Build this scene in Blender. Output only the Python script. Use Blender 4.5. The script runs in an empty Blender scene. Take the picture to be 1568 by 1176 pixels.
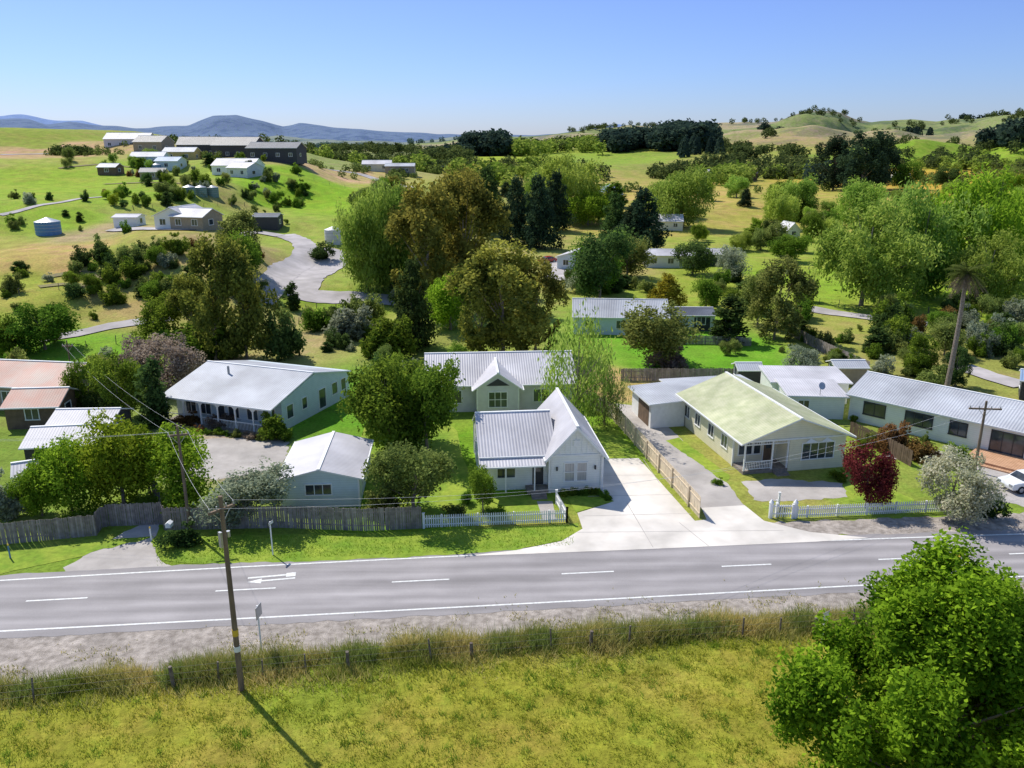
import bpy, bmesh, math, numpy as np, random, time
from mathutils import Vector, Matrix
T0=time.time()
random.seed(7); RG=np.random.default_rng(11)
scene=bpy.context.scene
# ------------------------------------------------------------ camera calibration (metres)
F=1250.0; CH=27.0; PITCH=math.radians(16.6); CP=math.cos(PITCH); SP=math.sin(PITCH)
cam=bpy.data.cameras.new("camera"); camo=bpy.data.objects.new("camera",cam); scene.collection.objects.link(camo)
cam.sensor_width=36; cam.lens=F/1568*36; cam.clip_end=60000; cam.clip_start=0.5
camo.location=(0,0,CH); camo.rotation_euler=(math.pi/2-PITCH,0,0); scene.camera=camo
# ------------------------------------------------------------ light
EL=math.radians(50); AZ=math.radians(-43)
S=Vector((math.sin(AZ)*math.cos(EL),math.cos(AZ)*math.cos(EL),math.sin(EL)))
sl=bpy.data.lights.new("sun","SUN"); sl.energy=5.0; sl.angle=math.radians(0.5); sl.color=(1,0.95,0.86)
so=bpy.data.objects.new("sun",sl); scene.collection.objects.link(so); so.rotation_euler=S.to_track_quat('Z','Y').to_euler(); so.location=(-50,50,90)
w=bpy.data.worlds.new("World"); scene.world=w; w.use_nodes=True; nt=w.node_tree
bg=nt.nodes["Background"]; sk=nt.nodes.new("ShaderNodeTexSky"); sk.sky_type='NISHITA'; sk.sun_disc=False
sk.sun_elevation=EL; sk.sun_rotation=AZ; sk.air_density=1.0; sk.dust_density=0.3; sk.ozone_density=3.0; sk.altitude=100
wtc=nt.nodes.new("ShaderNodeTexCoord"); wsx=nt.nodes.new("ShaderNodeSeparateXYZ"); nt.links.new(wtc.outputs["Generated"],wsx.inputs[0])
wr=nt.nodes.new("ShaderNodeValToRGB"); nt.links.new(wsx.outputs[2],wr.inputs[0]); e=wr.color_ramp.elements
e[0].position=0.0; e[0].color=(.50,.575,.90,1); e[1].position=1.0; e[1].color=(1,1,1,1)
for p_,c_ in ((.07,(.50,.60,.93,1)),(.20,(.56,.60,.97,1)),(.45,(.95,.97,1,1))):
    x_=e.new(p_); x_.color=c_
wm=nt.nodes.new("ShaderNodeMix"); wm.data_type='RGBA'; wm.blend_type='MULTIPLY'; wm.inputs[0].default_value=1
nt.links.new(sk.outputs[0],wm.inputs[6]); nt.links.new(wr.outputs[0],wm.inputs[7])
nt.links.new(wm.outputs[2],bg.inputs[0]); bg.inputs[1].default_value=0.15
scene.view_settings.view_transform='Standard'; scene.view_settings.look='None'; scene.view_settings.exposure=0
# ------------------------------------------------------------ terrain
def raw(px,py,t):
    u=(px-784)/F; v=(588-py)/F
    return (t*u, t*(CP+v*SP), CH+t*(-SP+v*CP))
CT=[]
for (px,py,t) in [(-150,470,120),(50,440,125),(110,500,115),(100,380,150),(280,350,160),(100,300,210),(-150,300,200),(300,275,250),(360,240,290),
 (100,240,320),(60,195,430),(-200,188,430),(200,214,360),(300,218,380),(420,238,330),(500,260,350),(600,280,300),(450,330,220),(430,370,185),(520,420,160),(700,330,250),(850,300,350),
 (870,260,550),(780,240,620),(930,250,600),(680,262,500),(1000,280,450),(1100,300,350),(1200,280,450),(1150,235,700),(1230,206,900),
 (1400,225,650),(1450,282,400),(1560,265,450),(1500,207,1000),(1620,210,900),(560,245,700),(450,236,800),(330,236,800),(620,232,900),(1800,260,500),(1050,222,900),(1350,250,560),(1480,232,620)]:
    CT.append(raw(px,py,t))
for x,y in [(-90,95),(-60,95),(-30,100),(0,100),(30,100),(60,100),(90,100),(-25,130),(0,140),(30,140),(60,140),(90,140),(0,180),(40,190),(90,180),(20,240),(80,250),(150,190),(130,130),(-130,95),(-80,60),(0,60),(80,60),(150,90),(0,30),(-40,30),(40,30),
            (0,-60),(-200,-200),(200,-200),(300,100),(-300,60)]:
    CT.append((x,y,0.0))
for a in range(-60,61,15):
    for r,z in ((2000,8),(4000,4),(20000,0)):
        CT.append((r*math.sin(math.radians(a)),r*math.cos(math.radians(a)),z))
CT=np.array(CT)
def polar(X,Y):
    return np.arctan2(X,Y)*1.6, np.log(np.maximum(np.hypot(X,Y),5))
ca,cl=polar(CT[:,0],CT[:,1]); cz=CT[:,2]
def ssm(x): x=np.clip(x,0,1); return x*x*(3-2*x)
nr=np.random.default_rng(5); WD=nr.normal(size=(10,2)); WD/=np.linalg.norm(WD,axis=1)[:,None]; WP=nr.uniform(0,6.28,10)
def wav(X,Y,L):
    s=0
    for i in range(10):
        k=6.283/L*(0.6+0.19*i)
        s=s+np.sin((X*WD[i,0]+Y*WD[i,1])*k+WP[i]+0.8*np.sin((X*WD[i,1]-Y*WD[i,0])*k*0.5))/(1+.35*i)
    return s*0.33
RIDGES=[
 (1020,120,[(-400,260),(880,260),(980,234),(1060,218),(1120,200),(1180,198),(1240,192),(1310,203),(1370,198),(1420,210),(1490,199),(1568,192),(1900,188)]),
 (700,70,[(-400,262),(1060,262),(1120,241),(1200,231),(1260,240),(1330,232),(1400,213),(1450,218),(1520,228),(1568,218),(1900,212)]),
 (1500,330,[(-400,235),(0,232),(400,230),(560,228),(680,216),(760,210),(850,206),(920,197),(960,190),(1030,196),(1080,189),(1130,187),(1190,186),(1230,173),(1280,173),(1330,188),(1390,182),(1430,185),(1500,180),(1568,174),(1900,172)]),
 (3000,600,[(-400,215),(0,214),(300,212),(430,208),(520,215),(620,218),(700,210),(800,213),(900,206),(1000,205),(1900,200)]),
 (6500,1200,[(-500,190),(-50,181),(50,184),(75,190),(110,187),(160,193),(210,197),(290,190),(330,178),(365,176),(400,184),(435,192),(460,188),(500,193),(560,199),(620,204),(700,206),(760,207),(850,206),(940,194),(990,200),(1100,203),(1900,200)]),
 (12500,1500,[(-600,190),(-60,175),(0,178),(40,177),(90,184),(130,186),(170,194),(220,202),(850,210),(900,196),(945,190),(1000,199),(1060,205),(1900,205)])]
def H(X,Y):
    X=np.atleast_1d(np.asarray(X,float)).ravel(); Y=np.atleast_1d(np.asarray(Y,float)).ravel(); out=np.empty(len(X))
    for i in range(0,len(X),40000):
        x=X[i:i+40000]; y=Y[i:i+40000]; a,l=polar(x,y)
        d=(a[:,None]-ca)**2+(l[:,None]-cl)**2
        wt=1/(d+0.0035)**2.2
        z=(wt*cz).sum(1)/wt.sum(1)
        r=np.hypot(x,y)
        amp=np.clip((r-110)/500,0,1)
        z=z*ssm((y-88)/45)+amp*(2.2*wav(x,y,190))+ssm((r-105)/60)*0.35*wav(x,y,26)
        az=np.arctan2(x,y); cosa=np.maximum(np.cos(az),0.15)
        px=784+F*np.tan(np.clip(az,-1.2,1.2))/CP
        for k,(D,wd,prof) in enumerate(RIDGES):
            pp=np.interp(px,[p[0] for p in prof],[p[1] for p in prof])
            t=D*cosa*CP
            zt=CH+t*((588-pp)/F*CP-SP)
            zt=zt+D*0.0012*wav(x*0+px*3,px*1.3,150+20*k)
            rr=r+wd*.35*wav(az*900,az*300,110)
            g=np.exp(-((rr-D)/wd)**2)
            zz=zt*g*(1+(1-g)*0.9*wav(x,y,D*0.12))
            z=np.where(r>520,np.maximum(z,zz),z)
        out[i:i+40000]=z
    return out
TS=np.geomspace(22,12000,420)
def G(px,py):
    u=(px-784)/F; v=(588-py)/F
    X=u*TS; Y=TS*(CP+v*SP); Z=CH+TS*(-SP+v*CP); hh=H(X,Y)
    b=np.where(Z<=hh)[0]
    i=max(int(b[0]),1) if len(b) else len(TS)-1
    a0=Z[i-1]-hh[i-1]; a1=Z[i]-hh[i]; q=a0/(a0-a1) if a0!=a1 else 0
    q=min(max(q,0),1); t=TS[i-1]*(1-q)+TS[i]*q
    x=u*t; y=t*(CP+v*SP)
    return Vector((x,y,float(H(x,y)[0]))), t
def g0(px,py,z=0.0):
    u=(px-784)/F; v=(588-py)/F; t=(CH-z)/(SP-v*CP)
    return Vector((t*u,t*(CP+v*SP),z))
# ------------------------------------------------------------ materials
def newmat(name):
    m=bpy.data.materials.new(name); m.use_nodes=True; n=m.node_tree; b=n.nodes["Principled BSDF"]; return m,n,b
def col(c): return (c[0],c[1],c[2],1)
def surf(name,c1,c2=None,scale=2.0,rough=0.8,bump=0.0,bscale=None,ribs=None,ribk=1.25,ribd=0.3,metal=0,spec=0.3,scale2=None,detail=6,stretch=None,ribc=0.0,stain=0.0):
    m,n,b=newmat(name); L=n.links
    tc=n.nodes.new("ShaderNodeTexCoord"); vec=tc.outputs["Object"]
    if stretch:
        mp=n.nodes.new("ShaderNodeMapping"); mp.inputs["Scale"].default_value=stretch; L.new(vec,mp.inputs[0]); v2=mp.outputs[0]
    else: v2=vec
    b.inputs["Roughness"].default_value=rough; b.inputs["Metallic"].default_value=metal
    b.inputs["Specular IOR Level"].default_value=spec
    if c2 is None: c2=tuple(x*0.82 for x in c1)
    nz=n.nodes.new("ShaderNodeTexNoise"); nz.inputs["Scale"].default_value=scale; nz.inputs["Detail"].default_value=detail; L.new(v2,nz.inputs["Vector"])
    rp=n.nodes.new("ShaderNodeValToRGB"); rp.color_ramp.elements[0].position=0.35; rp.color_ramp.elements[1].position=0.65
    rp.color_ramp.elements[0].color=col(c1); rp.color_ramp.elements[1].color=col(c2); L.new(nz.outputs[0],rp.inputs[0])
    cout=rp.outputs[0]
    if ribs:
        wv=n.nodes.new("ShaderNodeTexWave"); wv.wave_type='BANDS'; wv.bands_direction=ribs; wv.inputs["Scale"].default_value=ribk; L.new(vec,wv.inputs["Vector"])
        if ribs=='Z': wv.wave_profile='SAW'
        bp=n.nodes.new("ShaderNodeBump"); bp.inputs["Strength"].default_value=ribd; bp.inputs["Distance"].default_value=0.05; L.new(wv.outputs["Fac"],bp.inputs["Height"]); L.new(bp.outputs[0],b.inputs["Normal"])
        if ribc>0:
            mx=n.nodes.new("ShaderNodeMix"); mx.data_type='RGBA'; mx.blend_type='MULTIPLY'; mr=n.nodes.new("ShaderNodeMapRange"); mr.inputs[3].default_value=ribc; mr.inputs[4].default_value=0
            L.new(wv.outputs["Fac"],mr.inputs[0]); L.new(mr.outputs[0],mx.inputs[0]); L.new(cout,mx.inputs[6]); mx.inputs[7].default_value=(0.45,0.45,0.47,1); cout=mx.outputs[2]
    elif bump>0:
        nb=n.nodes.new("ShaderNodeTexNoise"); nb.inputs["Scale"].default_value=bscale or scale*4; nb.inputs["Detail"].default_value=8; L.new(v2,nb.inputs["Vector"])
        bp=n.nodes.new("ShaderNodeBump"); bp.inputs["Strength"].default_value=bump; bp.inputs["Distance"].default_value=0.1; L.new(nb.outputs[0],bp.inputs["Height"]); L.new(bp.outputs[0],b.inputs["Normal"])
    if scale2:
        n2=n.nodes.new("ShaderNodeTexNoise"); n2.inputs["Scale"].default_value=scale2; n2.inputs["Detail"].default_value=4; L.new(v2,n2.inputs["Vector"])
        mr=n.nodes.new("ShaderNodeMapRange"); mr.inputs[1].default_value=.3; mr.inputs[2].default_value=.7; mr.inputs[3].default_value=.76; mr.inputs[4].default_value=1.15; L.new(n2.outputs[0],mr.inputs[0])
        mx=n.nodes.new("ShaderNodeVectorMath"); mx.operation='SCALE'; L.new(cout,mx.inputs[0]); L.new(mr.outputs[0],mx.inputs["Scale"]); cout=mx.outputs[0]
    L.new(cout,b.inputs["Base Color"])
    return m
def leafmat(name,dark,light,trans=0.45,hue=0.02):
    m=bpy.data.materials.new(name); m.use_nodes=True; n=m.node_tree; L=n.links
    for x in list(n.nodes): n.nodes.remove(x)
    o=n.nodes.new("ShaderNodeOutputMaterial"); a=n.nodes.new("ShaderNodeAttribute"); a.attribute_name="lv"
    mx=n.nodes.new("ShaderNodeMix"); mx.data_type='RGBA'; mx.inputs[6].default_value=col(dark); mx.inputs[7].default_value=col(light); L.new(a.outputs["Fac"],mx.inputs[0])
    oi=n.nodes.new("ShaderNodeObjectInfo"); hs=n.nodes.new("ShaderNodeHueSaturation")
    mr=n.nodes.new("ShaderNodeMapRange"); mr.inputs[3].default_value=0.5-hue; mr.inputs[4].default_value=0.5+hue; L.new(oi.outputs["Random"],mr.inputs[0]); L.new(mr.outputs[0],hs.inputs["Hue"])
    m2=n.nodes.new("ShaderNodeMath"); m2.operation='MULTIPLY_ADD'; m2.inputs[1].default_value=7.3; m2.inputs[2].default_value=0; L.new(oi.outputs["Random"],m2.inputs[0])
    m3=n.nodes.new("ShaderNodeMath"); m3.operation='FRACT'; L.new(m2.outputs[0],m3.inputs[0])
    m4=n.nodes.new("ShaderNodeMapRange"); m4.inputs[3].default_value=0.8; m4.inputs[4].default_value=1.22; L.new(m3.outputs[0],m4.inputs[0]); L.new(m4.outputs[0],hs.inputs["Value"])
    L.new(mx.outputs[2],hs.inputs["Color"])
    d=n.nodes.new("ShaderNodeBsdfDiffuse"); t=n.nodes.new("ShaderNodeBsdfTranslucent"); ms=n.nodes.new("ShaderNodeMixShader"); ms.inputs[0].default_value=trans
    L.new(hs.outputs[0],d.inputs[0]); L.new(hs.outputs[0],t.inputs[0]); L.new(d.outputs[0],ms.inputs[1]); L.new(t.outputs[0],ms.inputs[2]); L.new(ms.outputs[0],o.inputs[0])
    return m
M={}
M['white']=surf("white_weatherboard",(.88,.89,.86),(.83,.84,.81),1.5,.55,ribs='Z',ribk=1.6,ribd=.3,ribc=.16)
M['whitep']=surf("white_paint",(.86,.86,.85),(.79,.79,.78),3,.5)
M['bluew']=surf("pale_blue_boards",(.68,.77,.82),(.62,.71,.76),1.5,.6,ribs='Z',ribk=1.6,ribd=.3,ribc=.2)
M['grayw']=surf("grey_render",(.70,.69,.70),(.62,.61,.62),1.5,.7)
M['cream']=surf("cream_boards",(.86,.81,.62),(.80,.75,.56),1.5,.6,ribs='Z',ribk=1.6,ribd=.3,ribc=.2)
M['tan']=surf("tan_wall",(.40,.33,.24),None,2,.7)
M['darkw']=surf("dark_wall",(.06,.06,.065),None,2,.6)
M['brownw']=surf("brown_boards",(.19,.13,.09),(.13,.09,.06),2,.8)
M['yellow']=surf("yellow_wall",(.60,.46,.18),None,2,.7)
def roofm(n,c,c2,ax,sc=.6): return surf(n,c,c2,sc,.5,ribs=ax,ribk=1.25,ribd=.45,spec=.3,scale2=.25,ribc=.35)
M['rwx']=roofm("roof_white_x",(.66,.64,.67),(.60,.58,.61),'X'); M['rwy']=roofm("roof_white_y",(.66,.64,.67),(.60,.58,.61),'Y')
M['rgx']=roofm("roof_grey_x",(.52,.54,.58),(.46,.47,.51),'X'); M['rgy']=roofm("roof_grey_y",(.58,.60,.63),(.50,.51,.53),'Y')
M['ryy']=roofm("roof_lichen_y",(.60,.60,.38),(.46,.49,.27),'Y',1.2)
M['rrx']=roofm("roof_red_x",(.58,.28,.21),(.46,.34,.28),'X',.5)
M['rdx']=roofm("roof_dark_x",(.09,.095,.12),(.13,.14,.17),'X')
M['rbx']=roofm("roof_blue_x",(.28,.40,.60),(.36,.46,.60),'X')
M['timber']=surf("grey_timber",(.30,.26,.23),(.20,.17,.15),3,.9,bump=.3)
M['timber2']=surf("grey_timber_light",(.38,.33,.30),(.27,.23,.21),3,.9,bump=.3)
M['palenew']=surf("new_timber",(.74,.62,.45),(.64,.53,.38),3,.8,bump=.2)
M['pole']=surf("pole_timber",(.26,.19,.13),(.16,.115,.085),4,.9,bump=.3,stretch=(1,1,.2))
M['post']=surf("post_timber",(.13,.10,.08),(.24,.20,.17),4,.9,bump=.3)
M['wire']=surf("fence_wire",(.16,.15,.14),None,4,.7)
M['concrete']=surf("concrete",(.76,.71,.65),(.68,.63,.57),.7,.85,bump=.15,bscale=20,scale2=.25)
M['path']=surf("gravel_drive",(.52,.48,.45),(.42,.385,.36),1.2,.95,bump=.5,bscale=25,scale2=.3)
M['roadfar']=surf("pale_gravel_road",(.50,.46,.46),(.41,.38,.37),.5,.95,bump=.3,bscale=8,scale2=.2)
M['gravel']=surf("shoulder_gravel",(.50,.44,.39),(.29,.25,.215),2.2,.95,bump=.9,bscale=14,scale2=.5)
M['bark']=surf("bark",(.20,.15,.12),(.32,.27,.22),6,.9,bump=.5)
M['paint']=surf("road_paint",(.82,.82,.80),(.62,.62,.60),5,.6)
M['ypaint']=surf("yellow_paint",(.75,.50,.05),(.65,.42,.05),5,.6)
M['lawn']=surf("lawn",(.17,.29,.02),(.30,.38,.04),.5,.95,bump=.5,bscale=14,scale2=2.5)
M['soil']=surf("garden_soil",(.22,.17,.10),(.26,.25,.08),2,.95,bump=.5)
M['metal']=surf("galvanised",(.45,.46,.48),None,4,.4,metal=.6)
M['blue']=surf("blue_tank",(.12,.26,.48),None,3,.5)
M['green']=surf("green_tank",(.20,.30,.26),None,3,.5)
M['deck']=surf("deck_timber",(.56,.33,.20),(.46,.26,.15),2,.7,ribs='X',ribk=1.6,ribd=.3)
M['rubber']=surf("tyre",(.02,.02,.02),None,3,.8)
M['brick']=surf("chimney_brick",(.30,.14,.09),(.22,.11,.08),5,.9)
mg,n_,b_=newmat("window_glass"); b_.inputs["Roughness"].default_value=.08; b_.inputs["Specular IOR Level"].default_value=.8; M['glass']=mg
nzz=n_.nodes.new("ShaderNodeTexNoise"); nzz.inputs["Scale"].default_value=.8; rpp=n_.nodes.new("ShaderNodeValToRGB"); rpp.color_ramp.elements[0].color=(.03,.04,.055,1); rpp.color_ramp.elements[1].color=(.16,.18,.20,1); rpp.color_ramp.elements[0].position=.4
tcc=n_.nodes.new("ShaderNodeTexCoord"); n_.links.new(tcc.outputs["Object"],nzz.inputs["Vector"]); n_.links.new(nzz.outputs[0],rpp.inputs[0]); n_.links.new(rpp.outputs[0],b_.inputs["Base Color"])
M['curtain']=surf("curtained_glass",(.50,.48,.46),(.34,.34,.34),3,.15,spec=.7,stretch=(6,6,.3))
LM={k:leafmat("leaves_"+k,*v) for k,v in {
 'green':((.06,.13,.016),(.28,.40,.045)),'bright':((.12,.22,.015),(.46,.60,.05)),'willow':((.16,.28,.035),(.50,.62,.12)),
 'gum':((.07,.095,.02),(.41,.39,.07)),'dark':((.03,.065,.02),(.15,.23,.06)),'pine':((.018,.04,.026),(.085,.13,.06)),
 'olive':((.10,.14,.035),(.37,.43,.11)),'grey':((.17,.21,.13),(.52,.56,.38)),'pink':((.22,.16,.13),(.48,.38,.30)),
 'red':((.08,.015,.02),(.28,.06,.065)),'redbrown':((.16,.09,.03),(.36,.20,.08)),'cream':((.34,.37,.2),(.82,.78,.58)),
 'yellow':((.26,.24,.03),(.70,.58,.05)),'far':((.05,.085,.03),(.19,.24,.07)),'farpine':((.025,.048,.04),(.07,.105,.065)),'farblue':((.07,.12,.11),(.13,.19,.15)),  # the bluish far leaves have haze put into their colour
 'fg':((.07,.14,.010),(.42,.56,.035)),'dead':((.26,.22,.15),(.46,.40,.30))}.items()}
# ------------------------------------------------------------ mesh helpers
def link(o,parent=None):
    scene.collection.objects.link(o)
    if parent: o.parent=parent
    return o
def npmesh(name,V,Fq,mats,midx=None,lv=None,colr=None,smooth=False):
    V=np.asarray(V,np.float32); Fq=np.asarray(Fq,np.int32); k=Fq.shape[1]
    me=bpy.data.meshes.new(name); me.vertices.add(len(V)); me.vertices.foreach_set("co",V.ravel())
    me.loops.add(Fq.size); me.loops.foreach_set("vertex_index",Fq.ravel())
    me.polygons.add(len(Fq)); me.polygons.foreach_set("loop_start",np.arange(0,Fq.size,k,dtype=np.int32))
    for m in mats: me.materials.append(m)
    if midx is not None: me.polygons.foreach_set("material_index",np.asarray(midx,np.int32))
    if smooth: me.polygons.foreach_set("use_smooth",np.ones(len(Fq),bool))
    me.update(calc_edges=True)
    if lv is not None:
        at=me.attributes.new("lv",'FLOAT','FACE'); at.data.foreach_set("value",np.asarray(lv,np.float32))
    if colr is not None:
        at=me.attributes.new("tc",'FLOAT_COLOR','POINT'); at.data.foreach_set("color",np.asarray(colr,np.float32).ravel())
    return me
class MB:
    def __init__(s): s.v=[]; s.f=[]; s.m=[]
    def add(s,vs,fs,mi=0):
        o=len(s.v); s.v+= [tuple(x) for x in vs]; s.f+=[tuple(i+o for i in f) for f in fs]; s.m+=[mi]*len(fs)
    def box(s,x0,x1,y0,y1,z0,z1,mi=0):
        if x0>x1:x0,x1=x1,x0
        if y0>y1:y0,y1=y1,y0
        s.add([(x0,y0,z0),(x1,y0,z0),(x1,y1,z0),(x0,y1,z0),(x0,y0,z1),(x1,y0,z1),(x1,y1,z1),(x0,y1,z1)],
              [(0,3,2,1),(4,5,6,7),(0,1,5,4),(1,2,6,5),(2,3,7,6),(3,0,4,7)],mi)
    def cyl(s,p0,p1,r0,r1,n=8,mi=0,cap=True):
        p0=Vector(p0);p1=Vector(p1); d=(p1-p0); d.normalize(); a=d.orthogonal().normalized(); b=d.cross(a)
        vs=[]
        for p,r in((p0,r0),(p1,r1)):
            for i in range(n):
                t=6.28318*i/n; vs.append(p+a*(r*math.cos(t))+b*(r*math.sin(t)))
        fs=[(i,(i+1)%n,n+(i+1)%n,n+i) for i in range(n)]
        if cap: fs+=[tuple(range(n-1,-1,-1)),tuple(range(n,2*n))]
        s.add(vs,fs,mi)
    def slab(s,q,th,mi=0,ms=1):
        b=[(p[0],p[1],p[2]-th) for p in q]; n=len(q)
        s.add(list(q)+b,[tuple(range(n))],mi)
        o=len(s.v)-2*n
        s.f.append(tuple(o+n+i for i in range(n-1,-1,-1))); s.m.append(ms)
        for i in range(n):
            j=(i+1)%n; s.f.append((o+i,o+n+i,o+n+j,o+j)); s.m.append(ms)
    def build(s,name,mats,parent=None,smooth=False):
        me=bpy.data.meshes.new(name); me.from_pydata(s.v,[],s.f)
        for m in mats: me.materials.append(m)
        for p,m in zip(me.polygons,s.m): p.material_index=min(m,len(mats)-1); p.use_smooth=smooth
        me.update(); return link(bpy.data.objects.new(name,me),parent)
# ------------------------------------------------------------ ground sheet
azs=np.radians(np.concatenate([np.linspace(-180,-46,60),np.linspace(-45.8,-37,30),np.linspace(-36.9,36.9,560),np.linspace(37,45.8,30),np.linspace(46,180,60)]))
rs=np.concatenate([np.linspace(1,30,20),np.geomspace(31,400,210),np.geomspace(404,3000,210),np.geomspace(3050,20000,130)])
A,R=np.meshgrid(azs,rs); GX=(R*np.sin(A)).ravel(); GY=(R*np.cos(A)).ravel(); GZ=H(GX,GY)
TC=[(784,1100,(.245,.255,.035)),(100,1120,(.24,.255,.035)),(1300,1100,(.245,.26,.035)),(784,900,(.22,.25,.05)),(600,830,(.15,.27,.02)),(690,720,(.14,.27,.02)),(300,800,(.16,.26,.03)),(500,640,(.11,.26,.02)),(100,700,(.16,.24,.04)),(350,690,(.30,.28,.20)),
 (960,600,(.36,.29,.12)),(1120,550,(.12,.30,.02)),(1050,545,(.12,.30,.02)),(1400,570,(.23,.25,.07)),(1280,520,(.26,.29,.07)),(1500,400,(.24,.34,.03)),(1540,440,(.22,.33,.03)),(1240,430,(.20,.32,.03)),(1180,380,(.23,.30,.05)),
 (100,385,(.37,.30,.11)),(60,400,(.36,.29,.10)),(100,330,(.21,.33,.03)),(50,440,(.26,.30,.05)),(180,430,(.30,.28,.09)),(300,450,(.28,.28,.08)),(200,300,(.20,.31,.03)),(30,290,(.22,.33,.03)),(60,212,(.21,.27,.04)),(0,205,(.21,.27,.04)),(60,232,(.38,.28,.15)),(100,525,(.14,.30,.02)),
 (420,300,(.19,.34,.02)),(480,295,(.19,.34,.02)),(510,268,(.38,.31,.15)),(350,300,(.26,.27,.08)),(700,300,(.25,.27,.07)),(600,285,(.24,.30,.05)),(780,240,(.25,.33,.03)),(930,246,(.20,.30,.04)),(850,275,(.30,.29,.08)),(1050,300,(.37,.31,.09)),(1000,330,(.30,.29,.07)),(1150,232,(.25,.28,.06)),
 (1230,206,(.29,.25,.11)),(1400,232,(.18,.29,.03)),(1450,276,(.44,.31,.04)),(1550,270,(.42,.30,.05)),(1500,215,(.24,.24,.08)),(480,500,(.29,.28,.11)),(490,480,(.19,.29,.03)),(520,400,(.22,.30,.05)),(800,400,(.25,.27,.08)),(1070,250,(.22,.25,.06)),(450,240,(.20,.25,.08)),(600,240,(.20,.23,.08)),
 (900,640,(.14,.27,.02)),(1350,740,(.18,.27,.04)),(1180,750,(.24,.28,.06)),(130,350,(.30,.28,.13)),(30,350,(.22,.31,.04)),(250,400,(.28,.28,.09)),(380,400,(.30,.27,.11)),(700,560,(.2,.27,.05)),(1130,440,(.22,.29,.04)),(1300,400,(.24,.33,.04)),(180,390,(.26,.29,.06)),(300,330,(.22,.29,.05)),(900,400,(.27,.28,.08)),(1200,300,(.3,.29,.07))]
tp=[];tcv=[]
for px,py,c in TC:
    g,_=G(px,py); tp.append((g.x,g.y)); tcv.append((c[0]*1.27,c[1]*1.22,c[2]*1.0))
tp=np.array(tp); tcv=np.array(tcv); ta,tl=polar(tp[:,0],tp[:,1]); 
cols=np.ones((len(GX),4)); a,l=polar(GX,GY)
for i in range(0,len(GX),40000):
    aa=a[i:i+40000]+.02*wav(GX[i:i+40000],GY[i:i+40000],25); ll=l[i:i+40000]+.05*wav(GY[i:i+40000],GX[i:i+40000],30)
    d=(aa[:,None]-ta)**2+((ll[:,None]-tl)*1.1)**2; wt=1/(d+.0006)**3
    cols[i:i+40000,:3]=(wt[:,:,None]*tcv).sum(1)/wt.sum(1)[:,None]
rr=np.hypot(GX,GY)
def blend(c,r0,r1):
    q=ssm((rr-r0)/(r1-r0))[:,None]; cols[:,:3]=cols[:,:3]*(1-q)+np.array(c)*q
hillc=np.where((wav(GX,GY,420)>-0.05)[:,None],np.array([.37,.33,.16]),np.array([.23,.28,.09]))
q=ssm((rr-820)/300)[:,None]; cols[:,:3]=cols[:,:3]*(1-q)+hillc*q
blend((.22,.27,.19),1900,2500); blend((.13,.20,.27),3800,5200); blend((.19,.30,.46),8500,10500)  # aerial haze put into the hill colours, bluer with distance
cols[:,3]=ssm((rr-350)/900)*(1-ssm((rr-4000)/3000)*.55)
na=len(azs); nrr=len(rs); idx=np.arange(na*nrr).reshape(nrr,na)
FQ=np.stack([idx[:-1,:-1],idx[1:,:-1],idx[1:,1:],idx[:-1,1:]],-1).reshape(-1,4)[:,::-1]
m,n,b=newmat("grass_terrain"); L=n.links
at=n.nodes.new("ShaderNodeAttribute"); at.attribute_name="tc"; tc=n.nodes.new("ShaderNodeTexCoord")
def noise(sc,det=6,rough=.55):
    z=n.nodes.new("ShaderNodeTexNoise"); z.inputs["Scale"].default_value=sc; z.inputs["Detail"].default_value=det; z.inputs["Roughness"].default_value=rough; L.new(tc.outputs["Object"],z.inputs["Vector"]); return z.outputs[0]
def mr(i,a,b_,c,d):
    z=n.nodes.new("ShaderNodeMapRange"); L.new(i,z.inputs[0])
    for k,vv in enumerate((a,b_,c,d)): z.inputs[k+1].default_value=vv
    return z.outputs[0]
def sc_(c,f):
    z=n.nodes.new("ShaderNodeVectorMath"); z.operation='SCALE'; L.new(c,z.inputs[0]); L.new(f,z.inputs["Scale"]); return z.outputs[0]
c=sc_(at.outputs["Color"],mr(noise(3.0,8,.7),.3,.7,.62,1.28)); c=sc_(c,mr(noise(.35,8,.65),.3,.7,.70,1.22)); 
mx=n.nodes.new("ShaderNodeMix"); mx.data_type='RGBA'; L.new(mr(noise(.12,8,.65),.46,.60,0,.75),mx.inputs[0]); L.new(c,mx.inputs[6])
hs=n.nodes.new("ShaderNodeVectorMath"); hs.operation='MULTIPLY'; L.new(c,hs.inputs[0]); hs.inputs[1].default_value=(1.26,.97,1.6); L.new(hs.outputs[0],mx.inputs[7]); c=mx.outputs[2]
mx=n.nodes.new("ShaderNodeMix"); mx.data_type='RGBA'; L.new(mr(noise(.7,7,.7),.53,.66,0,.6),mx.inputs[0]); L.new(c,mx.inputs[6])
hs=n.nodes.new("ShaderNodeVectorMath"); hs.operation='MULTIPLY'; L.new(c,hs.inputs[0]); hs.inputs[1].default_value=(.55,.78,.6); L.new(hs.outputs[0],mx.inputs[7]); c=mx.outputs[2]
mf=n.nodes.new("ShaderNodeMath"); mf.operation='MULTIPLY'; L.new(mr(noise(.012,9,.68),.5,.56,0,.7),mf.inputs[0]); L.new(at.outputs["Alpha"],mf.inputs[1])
mx2=n.nodes.new("ShaderNodeMix"); mx2.data_type='RGBA'; L.new(mf.outputs[0],mx2.inputs[0]); L.new(c,mx2.inputs[6]); dk=n.nodes.new("ShaderNodeVectorMath"); dk.operation='MULTIPLY'; L.new(c,dk.inputs[0]); dk.inputs[1].default_value=(.32,.45,.65); L.new(dk.outputs[0],mx2.inputs[7])
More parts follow.
